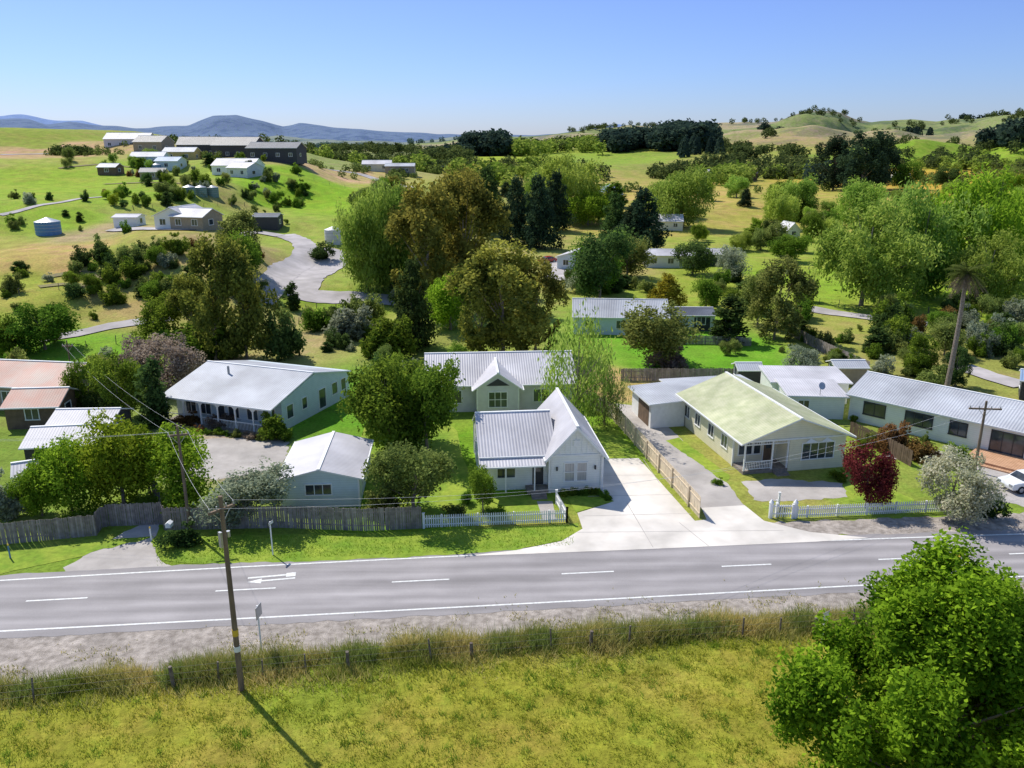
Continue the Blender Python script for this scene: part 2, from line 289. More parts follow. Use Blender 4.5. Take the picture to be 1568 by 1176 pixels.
L.new(mx2.outputs[2],b.inputs["Base Color"]); b.inputs["Roughness"].default_value=.95; b.inputs["Specular IOR Level"].default_value=.1
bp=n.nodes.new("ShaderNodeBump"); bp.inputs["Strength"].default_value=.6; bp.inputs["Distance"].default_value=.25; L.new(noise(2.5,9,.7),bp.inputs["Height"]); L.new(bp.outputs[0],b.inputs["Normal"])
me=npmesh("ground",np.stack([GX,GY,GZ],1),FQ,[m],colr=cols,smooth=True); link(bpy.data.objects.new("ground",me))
print("terrain",time.time()-T0)
# ------------------------------------------------------------ highway
def fitf(pts):
    P=np.array([g0(*p)[:2] for p in pts]); k=np.polyfit(P[:,0],P[:,1],2); x0,x1=P[0,0],P[-1,0]
    dp=np.polyder(k)
    def f(x):
        xc=np.clip(x,x0,x1); return np.polyval(k,xc)+(x-xc)*np.polyval(dp,xc)
    return f
fu=fitf([(0,889),(400,868),(784,847),(1200,831),(1568,818)])
fl=fitf([(0,967),(400,946),(784,926),(1200,903),(1568,883)])
fsh=fitf([(0,1052),(250,1025),(500,995),(800,972),(1250,945),(1568,925)])
def strip(name,f0,f1,x0,x1,z,mat,nx=200,ny=2,jit0=0,jit1=0,colf=None):
    xs=np.linspace(x0,x1,nx); y0=f0(xs)+jit0*RG.normal(size=nx); y1=f1(xs)+jit1*RG.normal(size=nx)
    s=np.linspace(0,1,ny); V=[];C=[]
    for q in s:
        V.append(np.stack([xs,y0*(1-q)+y1*q,np.full(nx,z)],1))
    V=np.concatenate(V); ix=np.arange(nx*ny).reshape(ny,nx)
    Fa=np.stack([ix[:-1,:-1],ix[:-1,1:],ix[1:,1:],ix[1:,:-1]],-1).reshape(-1,4)
    if colf: C=np.repeat(np.array([colf(q) for q in s]),nx,axis=0)
    me=npmesh(name,V,Fa,[mat],colr=C if colf else None); return link(bpy.data.objects.new(name,me))
m,n,b=newmat("asphalt"); L=n.links; at=n.nodes.new("ShaderNodeAttribute"); at.attribute_name="tc"; tc=n.nodes.new("ShaderNodeTexCoord")
c=sc_(at.outputs["Color"],mr(noise(18,6,.8),.3,.7,.85,1.13))
mp=n.nodes.new("ShaderNodeMapping"); mp.inputs["Scale"].default_value=(.03,.8,1); mp.inputs["Rotation"].default_value=(0,0,-.09); L.new(tc.outputs["Object"],mp.inputs[0]); nn=n.nodes.new("ShaderNodeTexNoise"); nn.inputs["Scale"].default_value=1.5; nn.inputs["Detail"].default_value=6; L.new(mp.outputs[0],nn.inputs["Vector"])
c=sc_(c,mr(nn.outputs[0],.3,.7,.82,1.14)); c=sc_(c,mr(noise(.25,3,.5),.35,.65,.90,1.07)); L.new(c,b.inputs["Base Color"]); b.inputs["Roughness"].default_value=.85
def rc(q):
    k=.28+.08*math.exp(-((q-.2)/.05)**2)+.08*math.exp(-((q-.37)/.05)**2)+.08*math.exp(-((q-.62)/.05)**2)+.07*math.exp(-((q-.8)/.05)**2)-.03*math.exp(-((q-.5)/.04)**2)
    return (k*1.04,k*.965,k*.97,1)
strip("gravel_shoulder",fsh,lambda x:fl(x)-.4,-160,160,.008,M['gravel'],700,3,.16,0)
strip("highway_road",lambda x:fl(x)-.75,lambda x:fu(x)+.7,-160,160,.018,m,400,41,.06,.05,rc)
LW=.15
rm=bpy.data.objects.new("road_markings",None); link(rm)
def par(o): o.parent=rm; return o
par(strip("edge_line_near",lambda x:fl(x)-LW/2,lambda x:fl(x)+LW/2,-160,160,.026,M['paint'],300))
par(strip("edge_line_far",lambda x:fu(x)-LW/2,lambda x:fu(x)+LW/2,-160,160,.026,M['paint'],300))
fc=fitf([(40,921),(645,889),(900,877.5),(1142,866.5),(1390,855)])
def xof(px):
    x=0.0
    for _ in range(12):
        y=float(fc(x)); t=y*CP+CH*SP; x=(px-784)/F*t
    return x
for a_,b_x in ((40,134),(330,422),(600,688),(860,940),(1105,1181),(1345,1400),(1545,1600)):
    par(strip("centre_dash",lambda x:fc(x)-.07,lambda x:fc(x)+.07,xof(a_),xof(b_x),.026,M['paint'],6))
ar=MB(); pa=g0(378,891.5,.026); pb=g0(452,885,.026); dv=(pb-pa); ln=dv.length; dv.normalize(); nv=Vector((-dv.y,dv.x,0))
def aq(s0,s1,h0,h1): ar.add([pa+dv*s0+nv*h0,pa+dv*s1+nv*h0,pa+dv*s1+nv*h1,pa+dv*s0+nv*h1],[(0,1,2,3)])
aq(.9,ln,-.08,.10); aq(0,ln-.6,.42,.62); aq(ln-.6,ln,.25,.75); ar.add([pa+dv*.9-nv*.3,pa+dv*.9+nv*.32,pa],[(0,1,2)]); 
ar.build("lane_marking",[M['paint']],rm)
yy=MB(); pa=g0(1470,850,.026); yy.box(pa.x-.35,pa.x+.35,pa.y-.25,pa.y+.25,.024,.028); yy.build("yellow_marking",[M['ypaint']],rm)
# ------------------------------------------------------------ flat sheets
def sheet(name,pts,z,mat,rough=0.0):
    P=[g0(*p) for p in pts]; out=[]
    for i in range(len(P)):
        a_=P[i]; b_=P[(i+1)%len(P)]; k=max(1,int((b_-a_).length/.5)) if rough else 1
        for j in range(k):
            p=a_.lerp(b_,j/k); out.append((p.x+random.gauss(0,rough),p.y+random.gauss(0,rough),z))
    me=bpy.data.meshes.new(name); me.from_pydata(out,[],[tuple(range(len(out)))]); me.materials.append(mat); me.update()
    bm=bmesh.new(); bm.from_mesh(me); bmesh.ops.triangulate(bm,faces=bm.faces[:],ngon_method='EAR_CLIP'); 
    for f in bm.faces:
        if f.normal.z<0: f.normal_flip()
    bm.to_mesh(me); bm.free(); return link(bpy.data.objects.new(name,me))
sheet("grass_verge",[(232,826),(300,822),(640,814),(870,803),(884,800),(890,812),(860,828),(790,842),(705,849),(500,859),(300,864),(245,858)],.022,M['lawn'],.05)
sheet("grass_verge",[(-60,850),(60,842),(140,826),(235,822),(222,826),(170,838),(110,856),(0,878),(-60,884)],.022,M['lawn'],.08)
sheet("gravel_driveway",[(100,868),(150,838),(190,815),(225,800),(245,800),(236,830),(244,860),(270,872),(100,882)],.012,M['path'],.08)
sheet("concrete_driveway",[(923,703),(978,702),(1064,798),(1082,796),(1074,778),(1140,774),(1170,798),(1240,815),(1330,824),(1250,830),(1000,841),(800,849),(712,852),(790,843),(860,829),(892,810),(884,786),(935,770),(922,752)],.030,M['concrete'])
cj=MB()
for a_,b_ in (((900,760),(1030,757)),((892,790),(1058,786)),((925,728),(1005,727)),((985,703),(1010,740)),((960,770),(1000,838)),((1040,800),(1085,836)),((884,815),(1200,812))):
    P0,P1=g0(*a_,.034),g0(*b_,.034); d=(P1-P0).normalized(); nn_=Vector((-d.y,d.x,0))*.025; cj.add([P0-nn_,P1-nn_,P1+nn_,P0+nn_],[(0,1,2,3)])
cj.build("concrete_joints",[M['path']])
sheet("asphalt_lane",[(1140,774),(1074,778),(1040,740),(936,636),(942,618),(985,622),(1010,640),(1060,690),(1105,730)],.014,M['path'],.05)
sheet("gravel_forecourt",[(1135,738),(1180,733),(1290,740),(1320,760),(1210,768),(1155,766)],.010,M['path'],.1)
sheet("gravel_forecourt",[(1330,700),(1420,690),(1568,705),(1700,740),(1700,800),(1568,775),(1490,760),(1500,720),(1400,705)],.010,M['path'],.1)
sheet("gravel_yard",[(300,672),(440,668),(440,700),(420,720),(330,735),(240,720),(255,690)],.010,M['path'],.12)
sheet("gravel_verge",[(1175,800),(1240,815),(1330,822),(1568,812),(1750,806),(1750,775),(1568,785),(1480,790),(1215,798)],.012,M['gravel'],.12)
sheet("lawn",[(560,790),(650,790),(735,782),(735,755),(708,700),(700,660),(690,650),(560,650),(545,690),(560,740)],.006,M['lawn'])
sheet("lawn",[(735,785),(850,783),(845,760),(735,758)],.008,M['lawn'])
sheet("lawn",[(905,652),(940,650),(978,700),(930,702),(925,690)],.008,M['lawn'],.05)
sheet("lawn",[(1020,675),(1040,670),(1120,730),(1110,738)],.020,M['lawn'],.06)
sheet("lawn",[(870,765),(930,762),(940,768),(882,785)],.034,M['lawn'],.02)
sheet("lawn",[(1290,740),(1330,735),(1400,765),(1400,775),(1300,768)],.013,M['lawn'],.05)
sheet("garden_path",[(822,768),(846,768),(852,797),(832,797)],.034,M['path'])
# ------------------------------------------------------------ hillside tracks draped on the terrain
def ribbon(name,pts,w0,mat,zoff=.12):
    P=[G(*p)[0] for p in pts]; Q=[]
    for i in range(len(P)-1):
        p0=P[max(i-1,0)];p1=P[i];p2=P[i+1];p3=P[min(i+2,len(P)-1)]; k=max(2,int((p2-p1).length/1.2))
        for j in range(k):
            t=j/k; Q.append(.5*((2*p1)+(p2-p0)*t+(2*p0-5*p1+4*p2-p3)*t*t+(3*p1-p0-3*p2+p3)*t**3))
    Q.append(P[-1]); V=[];Fc=[]; nc=7
    for i,q in enumerate(Q):
        d=(Q[min(i+1,len(Q)-1)]-Q[max(i-1,0)]); d.z=0; d.normalize(); nn=Vector((-d.y,d.x,0))
        ww=w0[0]+(w0[1]-w0[0])*i/len(Q) if isinstance(w0,tuple) else w0
        for j in range(nc):
            p=q+nn*ww*(j/(nc-1)-.5+ (random.uniform(-.04,.04) if j in(0,nc-1) else 0)); V.append((p.x,p.y,0))
    V=np.array(V); V[:,2]=H(V[:,0],V[:,1])+zoff
    for i in range(len(Q)-1):
        for j in range(nc-1): Fc.append((i*nc+j,i*nc+j+1,(i+1)*nc+j+1,(i+1)*nc+j))
    me=npmesh(name,V,Fc,[mat],smooth=True); link(bpy.data.objects.new(name,me))
RF=M['roadfar']
ribbon("gravel_road",[(640,462),(560,458),(490,455),(460,448),(465,428),(500,404),(530,386)],(6,8.5),RF)
ribbon("gravel_road",[(395,462),(415,440),(440,415),(468,390),(460,370),(435,360)],5.0,RF,.16)
ribbon("gravel_road",[(60,520),(115,512),(170,500),(225,492),(265,486)],3.2,RF)
ribbon("gravel_road",[(430,362),(380,358),(300,352),(170,352)],3.0,RF,.2)
ribbon("gravel_road",[(460,248),(520,262),(580,276),(625,288),(640,305)],4.5,RF)
ribbon("gravel_road",[(0,237),(60,236),(130,233)],3.5,RF)
ribbon("gravel_road",[(1220,470),(1280,480),(1360,490),(1420,497)],4.0,RF)
ribbon("gravel_road",[(1470,560),(1510,575),(1568,592)],3.5,RF)
ribbon("gravel_road",[(850,430),(860,405),(855,395)],5.0,RF)
ribbon("gravel_road",[(0,330),(60,315),(120,305),(180,300)],1.6,RF)
for pts in ([(70,425),(120,418),(170,428)],[(60,440),(110,436),(150,446)],[(90,258),(150,252),(200,256)],[(160,282),(230,280),(300,284)]): ribbon("garden_terrace",pts,1.6,M['soil'],.15)
print("roads",time.time()-T0)
# ------------------------------------------------------------ trees
def unit(n,rg): v=rg.normal(size=(n,3)); return v/np.linalg.norm(v,axis=1)[:,None]
def leaves(C,Nn,size,rg,asp=.55,droop=None):
    n=len(C); 
    t=unit(n,rg)
    if droop is not None: t=t*(1-droop)+np.array([0,0,-1.])*droop
    t=t-(t*Nn).sum(1)[:,None]*Nn; t/=np.linalg.norm(t,axis=1)[:,None]+1e-9
    bb=np.cross(Nn,t); s=(size*rg.uniform(.6,1.4,n))[:,None]
    V=np.stack([C-t*s,C+bb*s*asp+Nn*s*.15,C+t*s,C-bb*s*asp+Nn*s*.15],1).reshape(-1,3)
    return V
def tube(p0,p1,r0,r1,n=6):
    m_=MB(); m_.cyl(p0,p1,r0,r1,n,0,False); return np.array(m_.v),np.array(m_.f)
def make_tree(name,kind,seed,N=8000,leaf=.022,ns=7,droop=None):
    rg=np.random.default_rng(seed); cl=[]
    trunkh=.45; asym=rg.normal(0,.09,2)
    if kind=='broad':
        for i in range(30):
            d=unit(1,rg)[0]; k=rg.uniform(.35,1.05)**.6; w_=1-.3*max(0,-d[2]); cl.append((np.array([d[0]*.34*k*w_+asym[0]*d[2],d[1]*.34*k*w_+asym[1]*d[2],.53+d[2]*.37*k]),rg.uniform(.07,.19),1.0))
    elif kind=='gum':
        for i in range(36):
            z=rg.uniform(.14,.94); R_=.34*math.sin(math.pi*min(1,(z-.02)/1.02))**.6; a_=rg.uniform(0,6.28); k=math.sqrt(rg.uniform(.05,1.15)); cl.append((np.array([math.cos(a_)*R_*k,math.sin(a_)*R_*k,z]),rg.uniform(.05,.125),1.35))
    elif kind=='pine':
        for i in range(56):
            z=.08+.88*(i/56); R_=.34*(1-z)**.7+.015; a_=i*2.4+rg.uniform(-.4,.4); k=rg.uniform(.3,1); cl.append((np.array([math.cos(a_)*R_*k,math.sin(a_)*R_*k,z]),.05+.08*(1-z),.8))
    elif kind=='column':
        for i in range(26):
            z=.06+.88*i/26; R_=.14*math.sin(math.pi*(z*.9+.08))**.6; a_=rg.uniform(0,6.28); cl.append((np.array([math.cos(a_)*R_*.6,math.sin(a_)*R_*.6,z]),.10*(1.15-z*.7),1.6))
    elif kind=='shrub':
        trunkh=.3
        for i in range(20):
            d=unit(1,rg)[0]; d[2]=abs(d[2]); k=rg.uniform(.1,1.0); cl.append((np.array([d[0]*.42*k,d[1]*.42*k,.14+d[2]*.62*k]),rg.uniform(.10,.22),.9))
    elif kind in('willow','sparse'):
        for i in range(40):
            d=unit(1,rg)[0]; d[2]=d[2]*.8+.1; k=rg.uniform(.35,1.1)**.6; cl.append((np.array([d[0]*.40*k,d[1]*.40*k,.47+d[2]*.42*k]),rg.uniform(.06,.16),1.35))
    elif kind=='upright':
        for i in range(130):
            z=rg.uniform(.06,.97); a_=rg.uniform(0,6.28); R_=.40*math.sin(math.pi*min(1,(z*.84+.13)))**.85*(1.15-.40*z)*(1+.16*math.sin(3*a_+5*z)+.10*math.sin(7*a_-9*z)); k=math.sqrt(rg.uniform(.02,1)); cl.append((np.array([math.cos(a_)*R_*k,math.sin(a_)*R_*k,z]),rg.uniform(.03,.075),1.8))
    w_=np.array([c_[1]**2 for c_ in cl]); w_/=w_.sum(); V=[];LV=[]
    for (c0,R_,sq),ww in zip(cl,w_):
        cb0=rg.uniform(.2,.7)
        for j in range(ns):
            n=max(4,int(N*ww/ns)); off=unit(1,rg)[0]*R_*.78*np.array([1,1,sq]); r2=R_*rg.uniform(.24,.5)
            g_=rg.normal(size=(n,3)); rr_=np.linalg.norm(g_,axis=1); g_=g_*np.minimum(1,1.7/rr_)[:,None]
            P=c0+off+g_*r2*np.array([1,1,{'pine':1.0,'column':1.0,'upright':1.8}.get(kind,1.15)])
            if kind=='willow': P[:,2]-=rg.exponential(.03,n)
            if kind=='sparse': P[:,2]-=rg.exponential(.07,n)
            out=P-np.array([0,0,.45]); out/=np.linalg.norm(out,axis=1)[:,None]+1e-6
            Nn=out*.35+np.array([0,0,.25])+unit(n,rg)*.8; Nn/=np.linalg.norm(Nn,axis=1)[:,None]
            V.append(leaves(P,Nn,leaf,rg,.55 if kind not in('willow','sparse') else .36,droop=.6 if kind=='willow' else (.8 if kind=='sparse' else None)))
            cb=cb0+rg.uniform(-.18,.18)+.14*off[2]/R_; LV.append(np.clip(cb+rg.normal(0,.18,n),0,1))  # upper sub-clumps lighter: vertical shading painted into the leaf value
    V=np.concatenate(V); LV=np.concatenate(LV)
    lo=np.percentile(V,.7,axis=0); hi=np.percentile(V,99.3,axis=0); wx=max(hi[0]-lo[0],hi[1]-lo[1]); 
    sz=1/hi[2]; V=V*np.array([1/wx,1/wx,sz]); V[:,2]=np.maximum(V[:,2],.01)
    nl=len(V)//4; Fq=np.arange(nl*4).reshape(-1,4); mi=[0]*nl
    rt=.022 if kind!='shrub' else .012; VV=[V];FF=[Fq];o=len(V)
    pts=[(0,0,-.03),(rg.normal(0,.01),rg.normal(0,.01),.2),(rg.normal(0,.02),rg.normal(0,.02),trunkh),(rg.normal(0,.03),0,.8 if kind!='shrub' else .5)]
    segs=[(pts[0],pts[1],rt*1.3,rt),(pts[1],pts[2],rt,rt*.7),(pts[2],pts[3],rt*.7,rt*.2)]
    for (c0,R_,sq) in cl[::3]:
        e=(c0[0]/wx,c0[1]/wx,c0[2]*sz); zb=min(trunkh,max(.1,e[2]*.5)); segs.append(((0,0,zb),e,rt*.35,rt*.08))
    for s_ in segs:
        v_,f_=tube(*s_); VV.append(v_); FF.append(f_+o); o+=len(v_); mi+=[1]*len(f_)
    V=np.concatenate(VV); Fq=np.concatenate(FF); lv=np.concatenate([LV,np.full(len(Fq)-nl,.5)])
    return npmesh(name,V,Fq,[LM['green'],M['bark']],midx=mi,lv=lv)
PR={'broad':[make_tree("broad",'broad',s,10500,.019) for s in(1,2,3,21,22)],'gum':[make_tree("gum",'gum',s,10000,.018) for s in(4,5,14)],'pine':[make_tree("pine",'pine',s,9000,.019) for s in(6,7)],
 'column':[make_tree("column",'column',8,4500,.022)],'shrub':[make_tree("shrub",'shrub',s,4000,.034,4) for s in(9,10,15,25)],'willow':[make_tree("willow",'willow',s,13000,.020) for s in(11,12,17,27)],
 'sparse':[make_tree("sparse",'sparse',16,5000,.018)],'fg':[make_tree("fg",'upright',13,125000,.0078,14),make_tree("fg2",'upright',31,80000,.0090,12)]}
def tree(name,kind,lm,px,py,hp,wp,pos=None,h=None,w=None,sink=.1,idx=None):
    if pos is None:
        p,t=G(px,py); h=hp*t/F*1.0; w=wp*t/F
    else: p=Vector(pos)
    o=bpy.data.objects.new(name,PR[kind][idx] if idx is not None else random.choice(PR[kind])); link(o)
    o.location=(p.x,p.y,p.z-sink); o.scale=(w*random.uniform(.88,1.1),w*random.uniform(.88,1.1),h); o.rotation_euler=(random.gauss(0,.03),random.gauss(0,.03),random.uniform(0,6.28))
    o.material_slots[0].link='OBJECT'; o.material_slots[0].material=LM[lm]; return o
TR=[('young_tree','broad','bright',112,783,118,95),('young_tree','broad','bright',190,775,140,110),('young_tree','broad','bright',285,778,118,115),('young_tree','broad','bright',230,755,95,80),('young_tree','broad','bright',65,790,90,70),
('olive_tree','broad','grey',378,805,92,125),('grey_shrub','shrub','grey',22,790,75,70),('cypress_tree','column','dark',236,652,105,46),('smoke_bush','broad','pink',262,602,85,95),('smoke_bush','broad','pink',222,590,75,60),
('garden_tree','broad','green',185,640,98,75),('garden_tree','broad','green',140,630,85,60),('garden_tree','gum','olive',165,600,60,60),('eucalyptus_tree','gum','gum',330,556,190,95),('eucalyptus_tree','gum','gum',378,550,172,85),('eucalyptus_tree','gum','gum',300,530,110,60),('dark_shrub','shrub','dark',440,548,70,55),
('cypress_tree','column','dark',447,474,42,24),('garden_bush','shrub','green',330,552,58,110),('garden_bush','broad','green',252,525,72,85),('garden_bush','broad','green',70,535,70,95),('garden_bush','shrub','olive',20,590,55,50),('garden_bush','shrub','green',10,545,60,60),
('broadleaf_tree','broad','green',600,692,145,115),('broadleaf_tree','broad','green',655,695,150,115),('broadleaf_tree','broad','dark',580,660,110,70),('broadleaf_tree','broad','green',628,680,125,120),('flowering_bush','broad','olive',635,786,116,135),('young_tree','broad','green',740,784,78,48),
('eucalyptus_tree','gum','gum',770,548,172,140),('eucalyptus_tree','gum','gum',820,540,140,90),('eucalyptus_tree','gum','gum',735,545,150,70),('eucalyptus_tree','gum','gum',655,480,190,110),('eucalyptus_tree','gum','gum',715,470,195,110),('eucalyptus_tree','gum','gum',690,440,170,130),
('willow_tree','willow','willow',562,448,155,88),('willow_tree','willow','willow',600,445,150,85),('willow_tree','willow','willow',590,440,105,95),('fir_tree','pine','dark',632,532,130,80),('garden_tree','broad','bright',690,505,85,85),('garden_tree','shrub','green',590,545,60,80),('garden_bush','shrub','grey',530,520,50,60),('garden_bush','shrub','olive',560,500,50,60),
('pine_tree','pine','dark',745,352,92,60),('pine_tree','pine','pine',790,372,95,50),('pine_tree','pine','pine',825,380,105,65),('pine_tree','pine','pine',850,352,85,50),('willow_tree','willow','willow',862,335,92,90),('willow_tree','willow','willow',830,320,60,60),('willow_tree','willow','bright',900,345,50,70),
('broadleaf_tree','broad','dark',918,462,110,90),('broadleaf_tree','broad','green',905,450,80,70),('pine_tree','pine','dark',942,380,80,60),('pine_tree','pine','pine',985,388,95,70),('pine_tree','pine','pine',965,385,70,60),('willow_tree','willow','willow',1045,348,86,95),('willow_tree','willow','willow',1015,330,55,60),
('golden_conifer','pine','yellow',1018,478,58,62),('garden_tree','broad','green',1080,476,50,48),('garden_tree','column','dark',1115,525,70,60),('broadleaf_tree','gum','olive',1185,520,122,95),('broadleaf_tree','broad','olive',1160,500,90,60),('broadleaf_tree','broad','olive',1000,560,92,105),
('weeping_willow','sparse','willow',880,655,180,115),('weeping_willow','sparse','olive',925,650,90,70),('flax_bush','shrub','pink',1025,565,36,58),('olive_tree','broad','grey',1228,580,50,48),
('willow_tree','willow','willow',1318,468,150,150),('willow_tree','willow','willow',1400,450,160,160),('willow_tree','willow','bright',1485,440,165,170),('willow_tree','willow','willow',1505,472,112,95),('willow_tree','willow','bright',1555,430,130,90),('willow_tree','willow','willow',1225,335,60,75),('willow_tree','willow','willow',1190,350,62,50),('willow_tree','willow','willow',1310,345,65,80),
('pine_tree','gum','pine',1275,292,80,70),('pine_tree','gum','pine',1318,295,88,80),('pine_tree','gum','pine',1345,290,70,50),('garden_tree','broad','green',1385,290,40,40),('tussock_shrub','shrub','green',1370,505,55,55),('garden_tree','gum','green',1408,575,65,45),('garden_bush','shrub','grey',1490,535,42,45),('garden_bush','shrub','grey',1520,525,45,40),('garden_bush','shrub','olive',1425,592,35,45),('garden_tree','gum','dark',1462,592,60,40),
('maple_tree','broad','red',1325,778,100,72),('red_shrub','shrub','redbrown',1360,690,45,45),('flowering_tree','broad','cream',1458,792,98,112),('hedge_bush','shrub','dark',1508,790,42,50),('hedge_bush','shrub','redbrown',1400,700,30,50),
('garden_bush','shrub','green',425,672,40,50),('rose_bush','shrub','pink',335,655,22,40),('rose_bush','shrub','redbrown',290,650,22,40),('garden_bush','shrub','dark',280,835,38,60),('garden_bush','shrub','green',715,770,22,24),('garden_bush','shrub','olive',590,785,40,50),('lemon_tree','broad','green',1150,480,50,40),
('broadleaf_tree','broad','green',1205,400,40,50),('broadleaf_tree','broad','olive',960,425,60,70),('broadleaf_tree','broad','dark',1060,420,50,60),('broadleaf_tree','broad','grey',1120,430,50,50),('broadleaf_tree','broad','green',370,430,70,70),('hedge_bush','shrub','dark',490,396,26,40),('eucalyptus_tree','gum','olive',365,400,75,65),
('garden_bush','shrub','green',760,790,14,26),('garden_bush','shrub','olive',700,790,22,36),('garden_bush','shrub','green',1100,742,14,18),('garden_bush','shrub','green',1285,735,20,26),('garden_bush','shrub','redbrown',1435,712,22,30),('garden_bush','shrub','green',1470,705,26,34)]
for r_ in TR: tree(*r_)
tree('roadside_tree','fg','fg',0,0,0,0,pos=(16.9,27.3,0),h=11.8,w=11.2,idx=0)
tree('roadside_tree','fg','fg',0,0,0,0,pos=(20.0,28.8,0),h=9.2,w=7.4,idx=1)
def scatter(n,px0,px1,py0,py1,opts,hm,asp=(.8,1.2),avoid=()):
    for i in range(n):
        px=random.uniform(px0,px1); py=random.uniform(py0,py1)
        if any(a[0]<px<a[1] and a[2]<py<a[3] for a in avoid): continue
        p,t=G(px,py); nm,k,lm=random.choice(opts); h=random.uniform(*hm); tree(nm,k,lm,0,0,0,0,pos=p,h=h,w=h*random.uniform(*asp))
SH=[('hillside_shrub','shrub','grey'),('hillside_shrub','shrub','olive'),('hillside_shrub','broad','green'),('hillside_shrub','shrub','green'),('hillside_shrub','shrub','dark'),('hillside_shrub','broad','olive'),('hillside_shrub','shrub','green'),('hillside_shrub','column','dark')]
scatter(50,110,300,385,470,SH,(1.3,4.0)); scatter(44,20,450,300,360,SH,(1.0,2.8),avoid=((220,345,300,365),(45,100,330,365)))
scatter(60,180,470,265,320,SH+[('hillside_tree','broad','dark')],(1.5,4),avoid=((320,400,262,275),)); scatter(26,100,430,246,262,SH,(1.5,3.5)); scatter(14,0,180,400,530,SH,(1.0,3))
scatter(22,110,240,555,640,SH,(1.5,3.4)); scatter(26,500,620,480,545,SH,(1.2,3.2)); scatter(8,360,400,440,480,SH,(1.5,3)); scatter(10,230,520,490,545,SH,(1.5,3.2)); scatter(8,0,60,560,640,SH,(1.2,2.5))
scatter(5,150,420,265,310,[('red_shrub','shrub','redbrown')],(1.5,3)); scatter(4,210,400,380,400,[('red_shrub','shrub','redbrown')],(1.5,3)); scatter(3,1380,1500,480,540,[('red_shrub','shrub','redbrown')],(1.5,3)); scatter(4,20,200,290,320,[('fruit_tree','broad','bright')],(1.5,3))
TRS=[('willow_tree','willow','willow'),('broadleaf_tree','broad','green'),('broadleaf_tree','broad','olive'),('broadleaf_tree','broad','bright'),('broadleaf_tree','broad','willow'),('eucalyptus_tree','gum','gum'),('broadleaf_tree','broad','dark'),('pine_tree','pine','pine'),('poplar_tree','column','green')]
scatter(40,640,1240,300,345,TRS,(4,10),avoid=((990,1050,325,352),(880,980,290,308))); scatter(20,940,1240,352,400,TRS,(3,7),avoid=((980,1130,370,415),(1190,1235,335,370)))
scatter(40,1340,1568,470,545,SH,(1.5,4.5)); scatter(24,1230,1560,480,590,SH,(.8,2.6)); scatter(16,1090,1230,420,500,SH,(2,5)); scatter(16,870,1000,430,465,SH,(2,4.5)); scatter(12,600,660,420,470,SH,(2,4)); scatter(14,1340,1568,290,340,TRS,(5,10))
scatter(16,540,640,300,345,TRS,(4,8)); scatter(12,1180,1300,330,400,TRS,(4,8)); scatter(7,100,250,245,262,TRS,(3,5)); scatter(14,560,700,560,640,SH,(1.5,3.5)); scatter(6,1300,1420,640,700,SH,(.8,1.6)); scatter(12,1100,1330,520,560,SH,(.8,2))
print("trees",time.time()-T0)
# ------------------------------------------------------------ distant tree masses
def lowtree(kind,seed,n=130):
    rg=np.random.default_rng(seed)
    if kind=='r': d=unit(n,rg); k=rg.uniform(.4,1,n)**.4; P=np.array([0,0,.50])+d*k[:,None]*np.array([.40,.40,.44])*(1+.15*rg.normal(size=(n,1))); Nn=d*.5+np.array([0,0,.3])+unit(n,rg)*.7
    else:
        z=rg.uniform(.08,1,n); R_=.26*(1-z)**.6+.02; a_=rg.uniform(0,6.28,n); P=np.stack([np.cos(a_)*R_,np.sin(a_)*R_,z],1); Nn=np.stack([np.cos(a_),np.sin(a_),.3+0*z],1)+unit(n,rg)*.6
    Nn/=np.linalg.norm(Nn,axis=1)[:,None]; V=leaves(P,Nn,.085,rg,.8); V[:,2]=np.maximum(V[:,2],0); return V.reshape(-1,12), np.clip(.45+rg.normal(0,.25,n),0,1)
LT={'r':[lowtree('r',s) for s in range(5)],'c':[lowtree('c',s) for s in range(20,23)]}
def mass(name,lm,regs):
    Vs=[];Ls=[]
    for (px0,px1,t0,t1,n,h0,h1,k,clump) in regs:
        px=[];tt=[]
        cs=[(random.uniform(px0,px1),random.uniform(t0,t1)) for _ in range(max(1,int(n/clump)))]
        for i in range(n):
            c0=random.choice(cs); px.append(c0[0]+random.gauss(0,(px1-px0)*.05 if clump>1 else 0)); tt.append(c0[1]*(1+random.gauss(0,.02 if clump>1 else 0)))
        px=np.array(px);tt=np.array(tt); X=(px-784)/F*tt; Y=(tt-CH*SP)/CP; Z=H(X,Y)
        for x,y,z in zip(X,Y,Z):
            V,l_=random.choice(LT[k]); hh=random.uniform(h0,h1); a_=random.uniform(0,6.28); V=V.reshape(-1,3)*hh*np.array([1.15,1.15,1]); c_,s_=math.cos(a_),math.sin(a_)
            V=np.stack([V[:,0]*c_-V[:,1]*s_,V[:,0]*s_+V[:,1]*c_,V[:,2]],1)+np.array([x,y,z-.3]); Vs.append(V); Ls.append(np.clip(l_+random.uniform(-.2,.2),0,1))
    V=np.concatenate(Vs); me=npmesh(name,V,np.arange(len(V)).reshape(-1,4),[LM[lm]],lv=np.concatenate(Ls)); link(bpy.data.objects.new(name,me))
mass("distant_pine_plantation",'farpine',[(925,1010,760,840,110,15,20,'r',1),(1010,1088,740,860,150,18,25,'r',1),(716,772,700,780,70,16,23,'r',1),(1207,1238,1480,1540,20,14,18,'r',1),(1460,1525,1380,1450,50,10,15,'r',1),(1500,1575,560,620,40,12,20,'r',1),(1040,1100,640,700,24,10,15,'c',1),(660,720,640,700,20,10,14,'r',1),(1240,1370,390,420,18,9,15,'r',1),(1150,1200,980,1020,24,7,11,'r',2),(1380,1420,980,1020,20,7,11,'c',2)])
